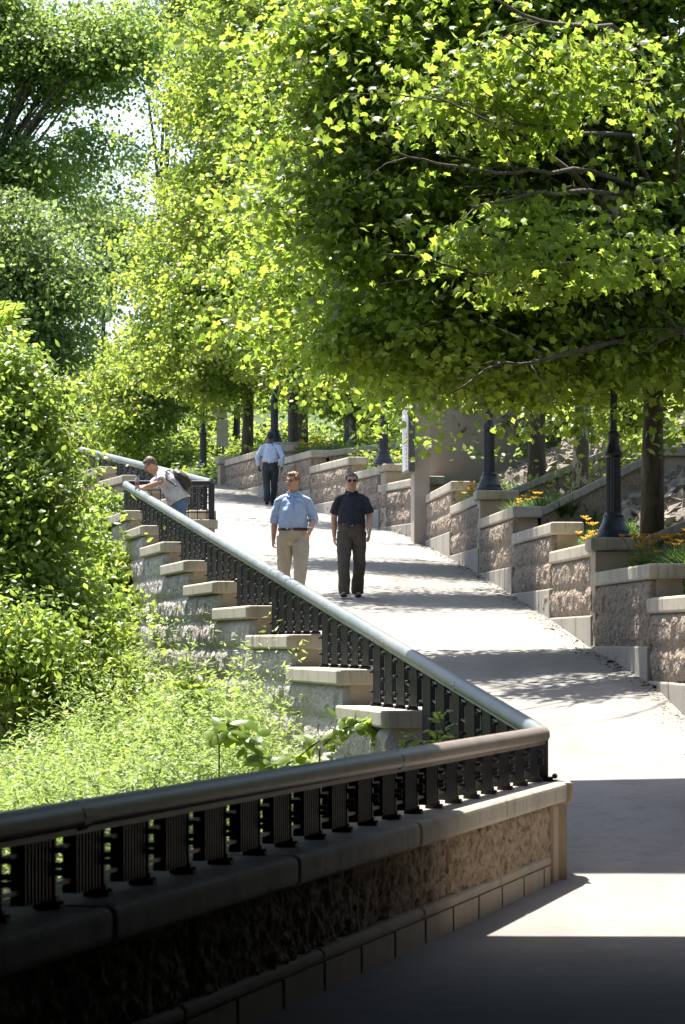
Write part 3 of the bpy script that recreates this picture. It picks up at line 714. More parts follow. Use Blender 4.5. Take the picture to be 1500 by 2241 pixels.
def limb_tubes(b, root_fn, tips, g, r0=0.05, n=6):
    for t in tips:
        a = root_fn(t); t = Vector(t); L = (t - a).length
        pts = []
        bow = Vector(g.normal(size=3)) * 0.06 * L
        for i in range(6):
            s = i / 5; p = a.lerp(t, s) + bow * math.sin(math.pi * s) + Vector((0, 0, 0.10 * L * math.sin(math.pi * s)))
            p += Vector(g.normal(size=3)) * 0.012 * L * (1 if 0 < i < 5 else 0)
            pts.append(p)
        k = min(1.6, L / 3)
        b.tube(pts, [r0 * k * (1 - 0.85 * i / 5) + 0.004 for i in range(6)], n, caps=False)
def tree(name, label, base, H, r, blobs, nleaf, size, shape, lmat, bmat, seed, group=None, clump=0.42, per=26, nlimb=40, lean=(0, 0), shell=0.5, cat='tree', droop=0.25, trunk_top=None, flat=0.45):
    g = np.random.default_rng(seed)
    t = empty(name, (0, 0, 0), 0, label, cat, group)
    C, N, cc, c0 = crown_points(blobs, nleaf, g, clump, per, flat, shell)
    b = MB(); bx, by, bz = base; pts = []; rad = []
    m = 9
    for i in range(m):
        s = i / (m - 1)
        pts.append((bx + lean[0] * s + 0.05 * math.sin(s * 5 + seed), by + lean[1] * s, bz - 0.3 + (H + 0.3) * s)); rad.append(r * (1.18 if i == 0 else 1) * (1 - 0.78 * s ** 1.2) + 0.01)
    b.tube(pts, rad, 12)
    def root(tp):
        zt = bz + (tp[2] - bz) * 0.72 - 0.1; s = min(max((zt - bz) / H, 0.22), 0.97)
        return Vector((bx + lean[0] * s + 0.05 * math.sin(s * 5 + seed), by + lean[1] * s, bz + H * s))
    sel = g.choice(len(cc), min(nlimb, len(cc)), replace=False)
    lb = MB(); limb_tubes(lb, root, cc[sel], g, r * 0.24)
    b.build('trunk', bmat, t, smooth=True); lb.build('branches', bmat, t, smooth=True)
    sz = size * (0.65 + 0.6 * g.random(len(C)))
    leaves('crown', C, N, sz, shape, lmat, t, g, droop)
    return t
def BL(x, y, Y, rx, rz, ry=None):
    "blob centred behind photo pixel, radii in photo pixels"
    k = Y / F; c = P(x, y, Y); return (tuple(c), (rx * k, (ry if ry is not None else rx) * k, rz * k))

# --- planes and maples standing behind the right wall
t1x = P(1440, 0, 44.9).x
tree('maple_tree', 'big maple closest on the right, thick brown trunk beside the nearest lamp post', (t1x, 45.1, 3.0), 11.0, 0.118,
     [BL(1300, 650, 44.5, 260, 150, 2.2), BL(1000, 670, 44.0, 240, 180, 2.2), BL(840, 720, 43.5, 140, 80, 1.4), BL(1330, 380, 45, 320, 240, 3), BL(960, 380, 44, 270, 220, 2.6), BL(790, 470, 43.6, 120, 170, 1.6),
      BL(1000, 60, 44.5, 330, 220, 3), BL(745, 140, 44, 120, 140, 1.5), BL(1380, 60, 45, 320, 260, 3), BL(1250, -250, 45.5, 330, 160, 2.5), BL(1560, 540, 45, 220, 220, 2.5), BL(1450, 720, 45.8, 120, 50, 1.5), BL(1100, 800, 44.4, 130, 60, 1.5), BL(950, 850, 43.4, 70, 35, .5), BL(1210, 840, 44, 100, 35, .8), BL(1150, 560, 41, 330, 110, 1.3), BL(1180, 150, 41.5, 300, 120, 1.5), BL(1343, 430, 43.3, 60, 60, .5)],
     86000, 0.10, MAPLE, L_maple, M_bark, 11, clump=0.34, per=24, nlimb=130, shell=0.35)
nm = [o for o in bpy.data.objects if o.name == 'maple_tree'][0]; g_ = np.random.default_rng(5)
for pl, rr in (([(1440, 470, 45), (1390, 425, 44), (1290, 415, 42.5), (1180, 420, 41.2), (1090, 445, 40.2), (1030, 450, 39.6)], .040), ([(1440, 430, 45), (1300, 375, 43), (1160, 372, 41.5), (1090, 380, 40.5), (960, 355, 40), (860, 330, 39.6)], .032),
               ([(1440, 760, 45), (1340, 745, 43.5), (1200, 790, 42), (1100, 800, 41.5), (990, 860, 41)], .036), ([(1440, 620, 45), (1300, 570, 43), (1180, 580, 41.8), (1050, 600, 41), (900, 560, 40.6)], .030),
               ([(1440, 130, 45), (1340, 60, 43), (1210, 55, 41), (1120, 20, 40), (1040, -20, 39.5)], .034), ([(1440, 260, 45), (1350, 185, 43), (1230, 175, 41.5), (1100, 80, 40.5)], .026), ([(1440, 700, 45), (1480, 715, 43.5), (1540, 730, 43)], .04),
               ([(1440, 300, 45), (1250, 290, 42), (1080, 265, 40.5), (930, 205, 40)], .028)):
    b = MB(); W_ = [P(*q) for q in pl]; pts = []
    for i in range(len(W_) - 1):
        for f in (0, .33, .66): pts.append(W_[i].lerp(W_[i + 1], f) + Vector(g_.normal(size=3)) * .018)
    pts.append(W_[-1]); b.tube(pts, [rr * (1 - .8 * i / len(pts)) for i in range(len(pts))], 7)
    for k in range(7):
        i = 2 + int(g_.integers(len(pts) - 3)); e = pts[i] + Vector((-.45, -.2, 0)) * (0.5 + g_.random()) + Vector(g_.normal(size=3)) * .25
        b.tube([pts[i], pts[i].lerp(e, .5) + Vector((0, 0, .05)), e], [rr * .3, rr * .22, .004], 5)
    b.build('limb', M_bark, nm, smooth=True)
t2x = P(1272, 0, 56.5).x
tree('plane_tree', 'plane tree with mottled grey white bark between the two nearest lamp posts', (t2x, 56.5, hz(t2x, 56.5)), 10.5, 0.115,
     [BL(1180, 720, 55, 230, 120, 3), BL(1050, 480, 54, 300, 220, 3.5), BL(820, 610, 54, 150, 190, 3), BL(760, 740, 55, 100, 80, 2), BL(900, 200, 55, 300, 260, 4), BL(1250, 300, 56, 300, 300, 4), BL(715, 330, 54.5, 120, 190, 2.5), BL(1000, -120, 56, 330, 200, 3)],
     48000, 0.09, STAR, L_maple, M_barkp, 12, clump=0.42, per=24, nlimb=50, shell=0.45)
t3x = P(1170, 0, 62).x
tree('maple_tree', 'maple with a plain grey brown trunk just right of the brown abutment', (t3x, 62, hz(t3x, 62)), 10.5, 0.135,
     [BL(1150, 740, 62, 200, 100, 2.5), BL(900, 670, 62, 200, 150), BL(1000, 420, 62, 280, 260), BL(720, 560, 62, 130, 250), BL(640, 640, 61, 70, 110), BL(680, 200, 62, 180, 220, 2.6), BL(900, 50, 62, 300, 220, 3), BL(900, 560, 65, 240, 200, 3)],
     40000, 0.09, STAR, L_maple, M_bark, 13, clump=0.42, per=24, nlimb=40, shell=0.5)
def far_tree(x, Y, label, blobs, n, seed, r=0.13, m=None, bm=None, H=9.0, size=0.10, name='maple_tree', group='maples along the far side of the ramp', yb=None, **k):
    X = P(x, 0, Y).x; zb = hz(X, Y) if X > rX(Y) else gz(X, Y)
    return tree(name, label, (X, Y, zb), H, r, [BL(*b) for b in blobs], n, size, STAR, m or L_far, bm or M_bark, seed, group, clump=k.get('clump', 0.38), per=k.get('per', 24), nlimb=k.get('nlimb', 34), shell=0.5)
far_tree(765, 88, 'tree with mottled pale trunk left of the third lamp post', [(780, 620, 88, 150, 200), (640, 480, 87, 150, 200), (660, 520, 78, 120, 200), (780, 430, 73, 170, 180, 2.2), (700, 250, 88, 180, 200), (800, 800, 88, 120, 80)], 46000, 21, 0.13, bm=M_barkp)
far_tree(645, 91, 'first of two close maple trunks right of the lamp post behind the walking man', [(560, 640, 91, 150, 210), (480, 380, 90, 140, 170), (560, 160, 91, 170, 150), (640, 800, 91, 120, 60), (600, -20, 91, 170, 140)], 42000, 22, 0.125)
far_tree(668, 97, 'second and darker of two close maple trunks behind the walking man', [(640, 560, 97, 140, 220), (700, 760, 97, 150, 100)], 14000, 23, 0.12)
far_tree(545, 98, 'grey maple trunk between the sign post and the walking man', [(450, 640, 97, 110, 150), (430, 440, 96, 80, 110), (480, 800, 97, 130, 60), (470, 260, 97, 60, 110), (480, 80, 97, 70, 110), (370, 720, 97, 60, 120)], 36000, 24, 0.14)
far_tree(517, 106, 'thin maple trunk standing just right of the sign post', [(400, 800, 106, 120, 80), (330, 860, 105, 90, 90), (500, 600, 106, 120, 150)], 20000, 25, 0.085)
far_tree(479, 104, 'thin dark maple trunk directly behind the sign post', [(350, 740, 104, 50, 90), (290, 860, 104, 70, 60), (340, 560, 104, 30, 70), (260, 930, 103, 60, 55)], 16000, 26, 0.09)
# trees on the river side, far left
def split(blobs, seed, n=7):
    "break a big crown into uneven smaller masses"
    g = np.random.default_rng(seed); out = []
    for c, rr in blobs:
        for k in range(n):
            d = unit(g.normal(size=3)) * g.random() ** 0.5 * 0.85; q = 0.28 + 0.3 * g.random()
            out.append((tuple(np.array(c) + d * np.array(rr)), (rr[0] * q, rr[1] * q, rr[2] * q * 0.8)))
    return out
def left_tree(x, Y, label, blobs, n, seed, H=20, r=0.3, m=None, size=0.15, sh=None, **k):
    X = P(x, 0, Y).x; zb = gz(X, Y)
    return tree('cottonwood_tree', label, (X, Y, zb), H, r, split([BL(*b) for b in blobs], seed), n, size, sh if sh is not None else KITE, m or L_dark, M_bark, seed, 'tall trees on the river bank', clump=k.get('clump', 0.62), per=k.get('per', 22), nlimb=k.get('nlimb', 70), shell=0.2)
left_tree(70, 112, 'dark cottonwood filling the left edge above the bushes', [(40, 560, 112, 130, 170), (60, 760, 112, 120, 130), (110, 900, 112, 90, 80), (0, 850, 112, 120, 150), (90, 640, 111, 80, 80), (40, 960, 110, 150, 70)], 54000, 31, 4, 0.2, size=.17)
left_tree(-40, 125, 'tall bright cottonwood whose top fills the upper left corner', [(40, 120, 125, 220, 200), (240, 60, 124, 110, 110), (80, 340, 125, 160, 100), (300, 170, 124, 40, 50), (150, 320, 123, 60, 80), (-100, 300, 125, 150, 300)], 80000, 32, 8, 0.16, size=.17, m=leafmat('bright_cottonwood_leaf', (0.06, 0.115, 0.02), (0.12, 0.18, 0.035), (0.48, 0.95, 0, 3.0), 0.5, 0.4))
left_tree(230, 135, 'thin cottonwood with small loose leaves in front of the white sky gap', [(250, 500, 135, 50, 60), (270, 580, 135, 55, 45), (180, 470, 135, 50, 50), (215, 640, 135, 45, 60), (200, 780, 135, 60, 80)], 13000, 33, 6, 0.12, clump=0.45, per=16, nlimb=6)
left_tree(340, 140, 'pale tree glimpsed behind the maples at the top of the sky gap', [(430, 20, 140, 120, 90), (330, 60, 140, 70, 80), (380, 150, 140, 40, 50), (260, 300, 140, 40, 50), (180, 400, 140, 50, 40), (300, 330, 140, 30, 60), (240, 470, 140, 60, 30)], 19000, 34, 6, 0.2, nlimb=5)
# low wood closing the view behind the bend
def hedge(x, y, Y, rx, rz, label, seed, n=9000, m=None, size=0.16, name='understory_tree', shape=None, group='bushy young trees behind the bend'):
    X = P(x, 0, Y).x; zb = (hz(X, Y) if X > rX(Y) else gz(X, Y)); k = Y / F
    c = P(x, y, Y)
    return tree(name, label, (X, Y, min(zb, c.z - 1)), max(1.5, c.z - zb + rz * k * 0.3), 0.06, [((c.x, Y, c.z), (rx * k, rx * k * 0.7, rz * k)), ((c.x + rx * k * .4, Y, c.z - rz * k * .5), (rx * k * .7, rx * k * 0.6, rz * k * .6))], n, size, KITE if shape is None else shape, m or L_far, M_bark, seed, group, clump=0.5, per=22, nlimb=16, cat='tree')
HD = [(235, 980, 116, 60, 70, 'bush left of the lantern post, above the upper railing'), (330, 940, 120, 80, 80, 'bush above the middle of the upper railing'), (400, 900, 126, 80, 90, 'bush directly left of the lamp post at the bend'),
      (420, 985, 112, 50, 42, 'low shrub at the grass edge beside the lamp post at the bend'), (480, 900, 130, 70, 90, 'young tree behind the sign boards'), (560, 900, 128, 70, 80, 'young tree filling the gap left of the lamp post by the walking man'),
      (620, 900, 126, 60, 80, 'young tree behind the lamp post by the walking man'), (700, 890, 122, 60, 80, 'bright young tree in the gap between the paired trunks and the mottled trunk'), (800, 880, 118, 70, 80, 'young tree between the mottled trunk and the third lamp post'),
      (880, 900, 100, 70, 80, 'dark shrub on the hillside left of the map case'), (500, 760, 140, 160, 120, 'broad tree crown behind the far maples'), (700, 760, 136, 150, 110, 'broad tree crown behind the mottled trunk'), (120, 1000, 122, 90, 70, 'dark bush at the far left behind the upper wall')]
for i, (x, y, Y, rx, rz, lab) in enumerate(HD): hedge(x, y, Y, rx, rz, lab, 50 + i, n=9000 if rx > 100 else 5500, m=L_dark if i in (9, 12) else None)
# trees right of the frame top: crown over the hill
hedge(1420, 820, 66, 110, 70, 'leafy shrub on the hillside above the sloping wall', 71, 7000, m=L_far, size=0.12)
hedge(1500, 950, 60, 80, 60, 'green shrub at the right edge above the end pier of the sloping wall', 72, 5000, m=L_far, size=0.11)
hedge(1290, 870, 72, 90, 60, 'dark shrub high on the hillside behind the mottled trunk', 73, 5000, m=L_dark, size=0.12)

# --- left bank shrubs
def shrub(name, label, x, y, Y, rx, rz, seed, n=6000, size=0.12, m=None, shape=OVAL, group='leafy shrubs on the river bank', ry=None, per=20, clump=0.28, flat=0.6, stems=26):
    g = np.random.default_rng(seed); c = P(x, y, Y); k = Y / F; zb = gz(c.x, Y)
    t = empty(name, (0, 0, 0), 0, label, 'shrub', group)
    bl = [((c.x, Y, c.z), (rx * k, (ry or rx * k * 0.8), rz * k)), ((c.x - rx * k * .4, Y - .3, c.z - rz * k * .45), (rx * k * .7, rx * k * 0.6, rz * k * .6)), ((c.x + rx * k * .4, Y + .2, c.z - rz * k * .4), (rx * k * .6, rx * k * 0.6, rz * k * .65))]
    C, N, cc, c0 = crown_points(bl, n, g, clump, per, flat, 0.5, 1.3)
    b = MB(); base = Vector((c.x, Y, min(zb, c.z - rz * k)))
    limb_tubes(b, lambda tp: base + Vector((g.normal() * .2, g.normal() * .2, -0.1)), cc[g.choice(len(cc), min(stems, len(cc)), replace=False)], g, 0.022, 5)
    b.build('stems', M_bark, t, smooth=True)
    leaves('foliage', C, N, size * (0.6 + 0.7 * g.random(len(C))), shape, m or L_shrub, t, g, 0.3)
    return t
SH = [(40, 1140, 60, 105, 80, 'upper shrub at the left frame edge below the sumac'), (140, 1180, 64, 100, 70, 'shrub left of the overlook wall, just under the pale rocks'), (200, 1230, 60, 75, 85, 'shrub whose leaves touch the overlook corner'),
      (60, 1290, 53, 110, 100, 'big shrub at the left edge below the railing level'), (150, 1330, 55, 95, 100, 'big middle shrub against the stepped wall'), (70, 1430, 50, 110, 90, 'dark leaved lower shrub near the left edge'),
      (160, 1440, 51, 95, 85, 'lowest shrub against the foot of the wall'), (-10, 1380, 50, 60, 120, 'shrub cut by the left frame edge'), (235, 1130, 66, 40, 40, 'small shrub just left of the overlook corner coping'), (0, 1060, 66, 80, 70, 'leafy shrub behind the sumac at the left')]
for i, (x, y, Y, rx, rz, lab) in enumerate(SH):
    shrub('shrub', lab, x, y, Y, rx, rz, 80 + i, n=6500, size=0.125 if i % 2 else 0.11, m=L_shrub if i not in (5,) else leafmat('shrub_leaf_dark%d' % i, (0.04, 0.085, 0.012), (0.09, 0.15, 0.02), (0.49, 1.0, 0, 2.3), 0.45, 0.35))
for i, (x, y, Y, rx, rz, lab) in enumerate([(0, 960, 48.5, 65, 110, 'tall bright bush at the left edge around the sumac stems'), (20, 1075, 48, 60, 75, 'bright bush below the second sumac'), (0, 840, 49, 50, 90, 'bright bush top at the left edge, just under the sumac tip'), (20, 1190, 48, 75, 80, 'bright bush in front of the bare stems at the left edge'), (45, 1310, 47.5, 85, 70, 'bright low bush below the upper bushes, halfway down the bank'), (20, 1400, 46, 90, 80, 'low bush at the left edge just above the pale weeds'), (110, 1425, 47, 75, 60, 'rounded low bush between the pale weeds and the wall')]):
    shrub('shrub', lab, x, y, Y, rx, rz, 110 + i, n=7500, size=0.10, shape=OVAL, stems=5, clump=.36)
shrub('shrub', 'small shrub with orange red young leaves below the upper wall', 75, 1075, 62, 35, 22, 99, n=700, size=0.09, m=L_red, shape=LANCE)

# pinnate plants (sumac, tree of heaven)
def frond_leaves(C, D, L, g, npair=9, lw=0.055):
    "bases C, directions D -> leaflet base, normal, tip, size"
    out = []
    for c, d, l in zip(C, D, L):
        d = Vector(d).normalized(); up = Vector((0, 0, 1)); s = d.cross(up)
        s = s.normalized() if s.length > .1 else Vector((1, 0, 0)); n = s.cross(d).normalized()
        for i in range(npair):
            t = (i + 1.5) / (npair + 1); p = Vector(c) + d * l * t + Vector((0, 0, -0.35 * l * t * t))
            q = (1 - 0.55 * abs(t - 0.45)) * l * 0.30
            for sg in (-1, 1):
                out.append((*p, *(n + Vector(g.normal(size=3)) * .2), *(s * sg + d * 0.35 + Vector((0, 0, -0.25))), q))
    return np.array(out)
def pinnate(name, label, x, y0, y1, Y, seed, nst=3, nfr=14, fl=0.45, m=None, group=None, spread=0.5, shape=LANCE, npair=9):
    g = np.random.default_rng(seed); t = empty(name, (0, 0, 0), 0, label, 'shrub', group)
    b = MB(); FC = []; FD = []; FL = []
    base = P(x, y0, Y); top = P(x, y1, Y)
    for s in range(nst):
        a = g.random() * 6.28; tp = Vector(top) + Vector((math.cos(a) * spread * (s > 0), math.sin(a) * spread * (s > 0), -0.25 * s * g.random()))
        pts = [Vector(base).lerp(tp, i / 5) + Vector((0.04 * math.sin(i + s), 0, 0)) for i in range(6)]
        b.tube(pts, [0.014 * (1 - i / 7) for i in range(6)], 5)
        for k in range(nfr):
            f = 0.25 + 0.75 * (k + g.random()) / nfr; p = pts[0].lerp(pts[-1], f); an = k * 2.4 + g.random() * .6
            el = 0.35 + 1.1 * max(0, f - 0.5) + 0.5 * g.random()
            FC.append(p); FD.append((math.cos(an), math.sin(an), el)); FL.append(fl * (1.05 - 0.35 * f) * (0.8 + 0.4 * g.random()))
            e = p + Vector(FD[-1]).normalized() * FL[-1]; e.z -= 0.35 * FL[-1]
            b.tube([p, p.lerp(e, .5) + Vector((0, 0, 0.09 * FL[-1])), e], [0.006, 0.004, 0.002], 4, False)
    A = frond_leaves(FC, FD, FL, g, npair)
    b.build('stems', M_bark, t, smooth=True)
    leaves('foliage', A[:, 0:3], A[:, 3:6], A[:, 9], shape, m or L_shrub, t, g, 0.35, tip=A[:, 6:9])
    return t
WIDE = np.array([(0, 0), (.22, .25), (.2, .6), (0, 1.0), (-.2, .6), (-.22, .25)])
pinnate('sumac', 'tall feathery sumac at the left frame edge reaching highest over the bushes', 10, 1120, 690, 50, 5, 4, 24, 0.62, group='feathery sumacs at the left', spread=0.45, npair=13)
pinnate('sumac', 'second feathery sumac, lower and nearer the upper railing', 60, 1130, 850, 50.5, 6, 3, 16, 0.50, group='feathery sumacs at the left', spread=0.5, npair=12)
pinnate('sumac', 'sumac with drooping tips left of the lantern post', 115, 1110, 910, 54, 9, 4, 14, 0.5, group='feathery sumacs at the left', spread=0.4, shape=WIDE, npair=9)
pinnate('tree_of_heaven', 'bright sapling standing against the stepped wall above the pale weeds', 430, 1680, 1475, 41, 7, 3, 15, 0.42, spread=0.25, shape=WIDE, npair=7, group='saplings at the wall foot')
pinnate('tree_of_heaven', 'thin sapling with drooping leaves to the right of the bright sapling', 500, 1640, 1500, 43, 8, 2, 8, 0.35, spread=0.15, shape=WIDE, npair=6, group='saplings at the wall foot')
pinnate('sapling', 'bright small weed poking above the near railing, left of the corner', 975, 1680, 1560, 28.6, 10, 3, 9, 0.20, spread=0.08, shape=WIDE, npair=5)
# blurred broad leaf creeper just behind the near rail
def sprig(label, pts, Y, seed, size, n):
    g = np.random.default_rng(seed); t = empty('vine', (0, 0, 0), 0, label, 'plant', 'broad leaved vines behind the near rail'); b = MB()
    W = [P(x, y, Y + 0.2 * math.sin(i)) for i, (x, y) in enumerate(pts)]; b.tube([P(pts[0][0], pts[0][1] + 140, Y)] + W, 0.008, 5); b.build('stem', M_bark, t)
    C = []
    for i in range(n):
        f = g.random() * (len(W) - 1); k = int(f); C.append(W[k].lerp(W[min(k + 1, len(W) - 1)], f - k) + Vector(g.normal(size=3)) * 0.045)
    C = np.array(C); N = np.array([0, -0.5, 0.8]) + g.normal(size=C.shape) * 0.45
    leaves('foliage', C, N, size * (0.6 + 0.7 * g.random(n)), OVAL, L_shrub, t, g, 0.3)
sprig('broad leaved vine arching over the middle of the near rail', [(480, 1600), (520, 1590), (560, 1640), (600, 1690), (650, 1660), (700, 1620)], 34.5, 3, 0.19, 90)
sprig('vine shoot with pale leaf clusters left of the small weed', [(700, 1640), (740, 1600), (790, 1580), (830, 1600)], 33.5, 4, 0.12, 90)
sprig('small white green leaf tuft right behind the lit part of the near rail', [(880, 1660), (890, 1625), (905, 1620)], 30, 14, 0.06, 50)

# weeds and ground cover: nobody could count them
def weed_patch(name, label, pts_fn, n, h, seed, m, per=34, ls=0.07, shape=LANCE):
    g = np.random.default_rng(seed); B = pts_fn(g, n); n = len(B)
    hh = h * (0.6 + 0.6 * g.random(n)) * (1 + 0.45 * vnoise(B[:, 0] * 1.7, B[:, 1] * 1.1, seed)); ci = np.repeat(np.arange(n), per)
    t = g.random(n * per) ** 0.75; ang = g.random(n * per) * 6.283
    ln = g.normal(size=(n, 2)) * 0.16
    r = 0.13 * (1.05 - t) * hh[ci] + 0.02
    C = B[ci] + np.stack([ln[ci, 0] * t * hh[ci] + np.cos(ang) * r, ln[ci, 1] * t * hh[ci] + np.sin(ang) * r, t * hh[ci]], 1)
    tip = np.stack([np.cos(ang), np.sin(ang), 0.5 * g.normal(size=n * per) + 0.1], 1)
    N = np.stack([-np.cos(ang) * .3, -np.sin(ang) * .3, np.ones(n * per)], 1) + g.normal(size=(n * per, 3)) * 0.5
    o = leaves(name, C, N, ls * (0.6 + 0.8 * g.random(n * per)), shape, m, None, g, 0.2, tip=tip)
    return tag(o, label, 'weeds', kind='stuff')
def mug(g, n):
    out = []
    while len(out) < n:
        Y = 31 + 25 * g.random(); X = main_X(Y) - 0.5 - 5.5 * g.random()
        px = 750 + F * X / Y
        if px < -60: continue
        dd = main_X(Y) - X
        if Y > 50 and dd < 4 and g.random() < .6: continue
        z = gz(X, Y)
        out.append((X, Y, z + (0.65 if dd > 2 else 0.15) * max(-.3, vnoise(X * .8, Y * .5, 3)) - (0.05 if dd > 2 else .3)))
    return np.array(out)
weed_patch('weeds', 'bright feathery mugwort covering the bank under the stepped wall', mug, 3300, 0.92, 41, L_weed, per=44, ls=0.066)
def tallw(g, n):
    out = []
    for k in range(n):
        Y = 36.5 + g.random() * 5.0; X = main_X(Y) - 0.45 - 1.3 * g.random(); out.append((X, Y, gz(X, Y)))
    return np.array(out)
weed_patch('weeds', 'taller feathery weeds leaning on the wall below the large copings', tallw, 320, 1.4, 42, L_weed, per=70, ls=0.066)
def cover(g, n):
    out = []
    for k in range(n):
        Y = 50 + 75 * g.random() ** 1.3; X = leftX(Y) - 0.3 - 11 * g.random(); out.append((X, Y, gz(X, Y)))
    return np.array(out)
weed_patch('ground_cover', 'low green ground cover on the far river bank', cover, 3800, 0.32, 43, L_shrub, per=16, ls=0.11, shape=KITE)
def farhill(g, n):
    out = []
    while len(out) < n:
        Y = 74 + 60 * g.random(); X = rX(Y) + 0.5 + 9 * g.random(); out.append((X, Y, hz(X, Y)))
    return np.array(out)
weed_patch('ground_cover', 'green ground cover under the far maples', farhill, 3000, 0.4, 44, L_far, per=16, ls=0.12, shape=KITE)
def lawn(g, n):
    Y = 96 + 18 * g.random(n); X = np.array([leftX(y) for y in Y]) - 4 * g.random(n) + 0.1
    return np.array([(x, y, gz(x, y)) for x, y in zip(X, Y)])
weed_patch('grass', 'short mown grass beside the bend', lawn, 2500, 0.10, 45, L_grass, per=8, ls=0.08)
def lawn2(g, n):
    Y = 95.5 + 14 * g.random(n); X = np.array([rX(y) for y in Y]) + 0.5 + 5 * g.random(n); k = (X < right_X(95) + 0.2) | (Y > 97)
    return np.array([(x, y, hz(x, y)) for x, y in zip(X[k], Y[k])])
weed_patch('grass', 'short bright grass bank at the foot of the lamp post at the bend', lawn2, 3500, 0.09, 46, L_grass, per=8, ls=0.07)

# --- planting strip behind the right wall: strap leaved tufts and lilies
def blades(bases, g, per, h, w=0.012, spread=0.5):
    n = len(bases); ci = np.repeat(np.arange(n), per); m = n * per
    a = g.random(m) * 6.283; hh = h * (0.55 + 0.6 * g.random(m)); k = spread * (0.3 + g.random(m))
    dx, dy = np.cos(a), np.sin(a); V = []
    side = np.stack([-dy, dx, np.zeros(m)], 1) * w
    for t in (0, .35, .7, 1.0):
        c = bases[ci] + np.stack([dx * k * t ** 1.6 * hh, dy * k * t ** 1.6 * hh, hh * (t - 0.42 * k * t * t * 1.3)], 1)
        s = (1 - t * 0.95) if t > .35 else 1.0
        V.append(c - side * s); V.append(c + side * s)
    V = np.stack(V, 1); base = np.arange(m)[:, None, None] * 8
    T = np.array([(0, 1, 3, 2), (2, 3, 5, 4), (4, 5, 7, 6)])
    return V.reshape(-1, 3), (base + T[None]).reshape(-1, 4)
def lily(label, x, Y, seed, dx=0.5, width=0.45, length=1.3, nfl=12, h=0.42, dens=90):
    g = np.random.default_rng(seed); X = float(right_X(Y)) + dx
    t = empty('daylily_bed', (0, 0, 0), 0, label, 'flower bed', 'beds of orange daylilies on the right wall')
    B = np.stack([X + (g.random(dens) - .5) * width, Y + (g.random(dens) - .5) * length, np.zeros(dens)], 1)
    for b in B: b[2] = top_z(b[1] if b[1] < Y + 9 else Y) - 0.2
    tz = top_z(Y) - 0.16; B[:, 2] = tz
    V, T = blades(B, g, 16, h, 0.011, 0.75)
    np_mesh('strap_leaves', V, T, L_grass, t)
    for k in range(nfl):
        st = MB(); C = []; N = []; S = []; TP = []
        b = B[g.integers(len(B))]; hd = Vector((b[0] - 0.22 * g.random(), b[1] + g.normal() * .12, tz + h * (0.45 + 0.65 * g.random())))
        st.tube([Vector(b), (Vector(b) + hd) / 2 + Vector((0.03, 0, 0.05)), hd], 0.004, 4)
        for q in range(6):
            a = q * 1.047 + g.random() * .3; C.append(hd); TP.append((math.cos(a), math.sin(a), 1.1)); N.append((-math.cos(a), -math.sin(a), .8)); S.append(0.062)
        fl = leaves('flower', np.array(C), np.array(N, float), np.array(S), OVAL, L_flower, t, g, 0.5, tip=np.array(TP))
        st.build('stalk', L_grass, fl)
LB = [(43.0, 'lily bed at the right frame edge, in front of the nearest lamp post', .55, 26, .5, 110), (41.2, 'lily bed cut by the right frame edge', .7, 16, .5, 110), (46.0, 'lily bed between the lowest visible coping and the nearest lamp base', .42, 18, .42, 80), (47.8, 'tuft with few lilies behind the nearest lamp base', .6, 8, .42, 70),
      (56.6, 'long lily bed above the middle coping, left end with bright tips', .42, 9, .42, 90), (55.0, 'grassy tuft bed against the sloping wall', .65, 3, .45, 90), (58.3, 'narrow grassy bed right behind the second lamp post', .7, 4, .42, 80), (62.3, 'lily bed spilling over the coping left of the second lamp post', .35, 22, .42, 90),
      (64.2, 'lilies between the abutment and the second lamp post', .55, 14, .42, 70), (77.6, 'lily bed left of the third lamp post', .45, 9, .42, 70), (86.0, 'lily bed right of the head of the walking man', .45, 16, .45, 90), (84.6, 'darker lily bed on the long back coping', .6, 10, .45, 80), (90.0, 'lily bed left of the fourth lamp post', .45, 12, .45, 80)]
for i, (Y, lab, dx, nf, h, dn) in enumerate(LB): lily(lab, 0, Y, 120 + i, dx, 0.5, 1.6, int(nf * 1.4), h, dn)
# loose grass filling between
def bed(g, n):
    Y = 38 + 54 * g.random(n); X = np.array([float(right_X(y)) for y in Y]) + 0.35 + 0.9 * g.random(n) ** 1.5
    return np.array([(x, y, hz(x, y) - 0.02) for x, y in zip(X, Y)])
g_ = np.random.default_rng(77); V, T = blades(bed(g_, 1500), g_, 14, 0.26, 0.009, 0.7)
tag(np_mesh('grass', V, T, L_grass), 'dark grass filling the planting strip behind the right wall', 'grass', kind='stuff')

# --- rocks
def rocks(name, label, P_, S_, seed, m):
    g = np.random.default_rng(seed); b = MB()
    for p, s in zip(P_, S_):
        M = Euler(tuple(g.random(3) * 6.28)).to_matrix()
        vs = []; base = [(-1, -1, -.5), (1, -1, -.5), (1, 1, -.5), (-1, 1, -.5), (-.8, -.9, .5), (.9, -.8, .4), (.8, .9, .55), (-.9, .8, .45), (0, 0, .62), (0, 0, -.62)]
        for v in base:
            v = Vector(v) + Vector(g.normal(size=3)) * 0.16; v = Vector((v.x * (0.7 + .5 * g.random()), v.y, v.z * 0.8)) * s
            vs.append(Vector(p) + M @ v)
        b.add(vs, [(4, 5, 8), (5, 6, 8), (6, 7, 8), (7, 4, 8), (1, 0, 9), (2, 1, 9), (3, 2, 9), (0, 3, 9), (0, 1, 5, 4), (1, 2, 6, 5), (2, 3, 7, 6), (3, 0, 4, 7)])
    return tag(b.build(name, m), label, 'rocks', kind='stuff')
g = np.random.default_rng(9); A = []; S = []
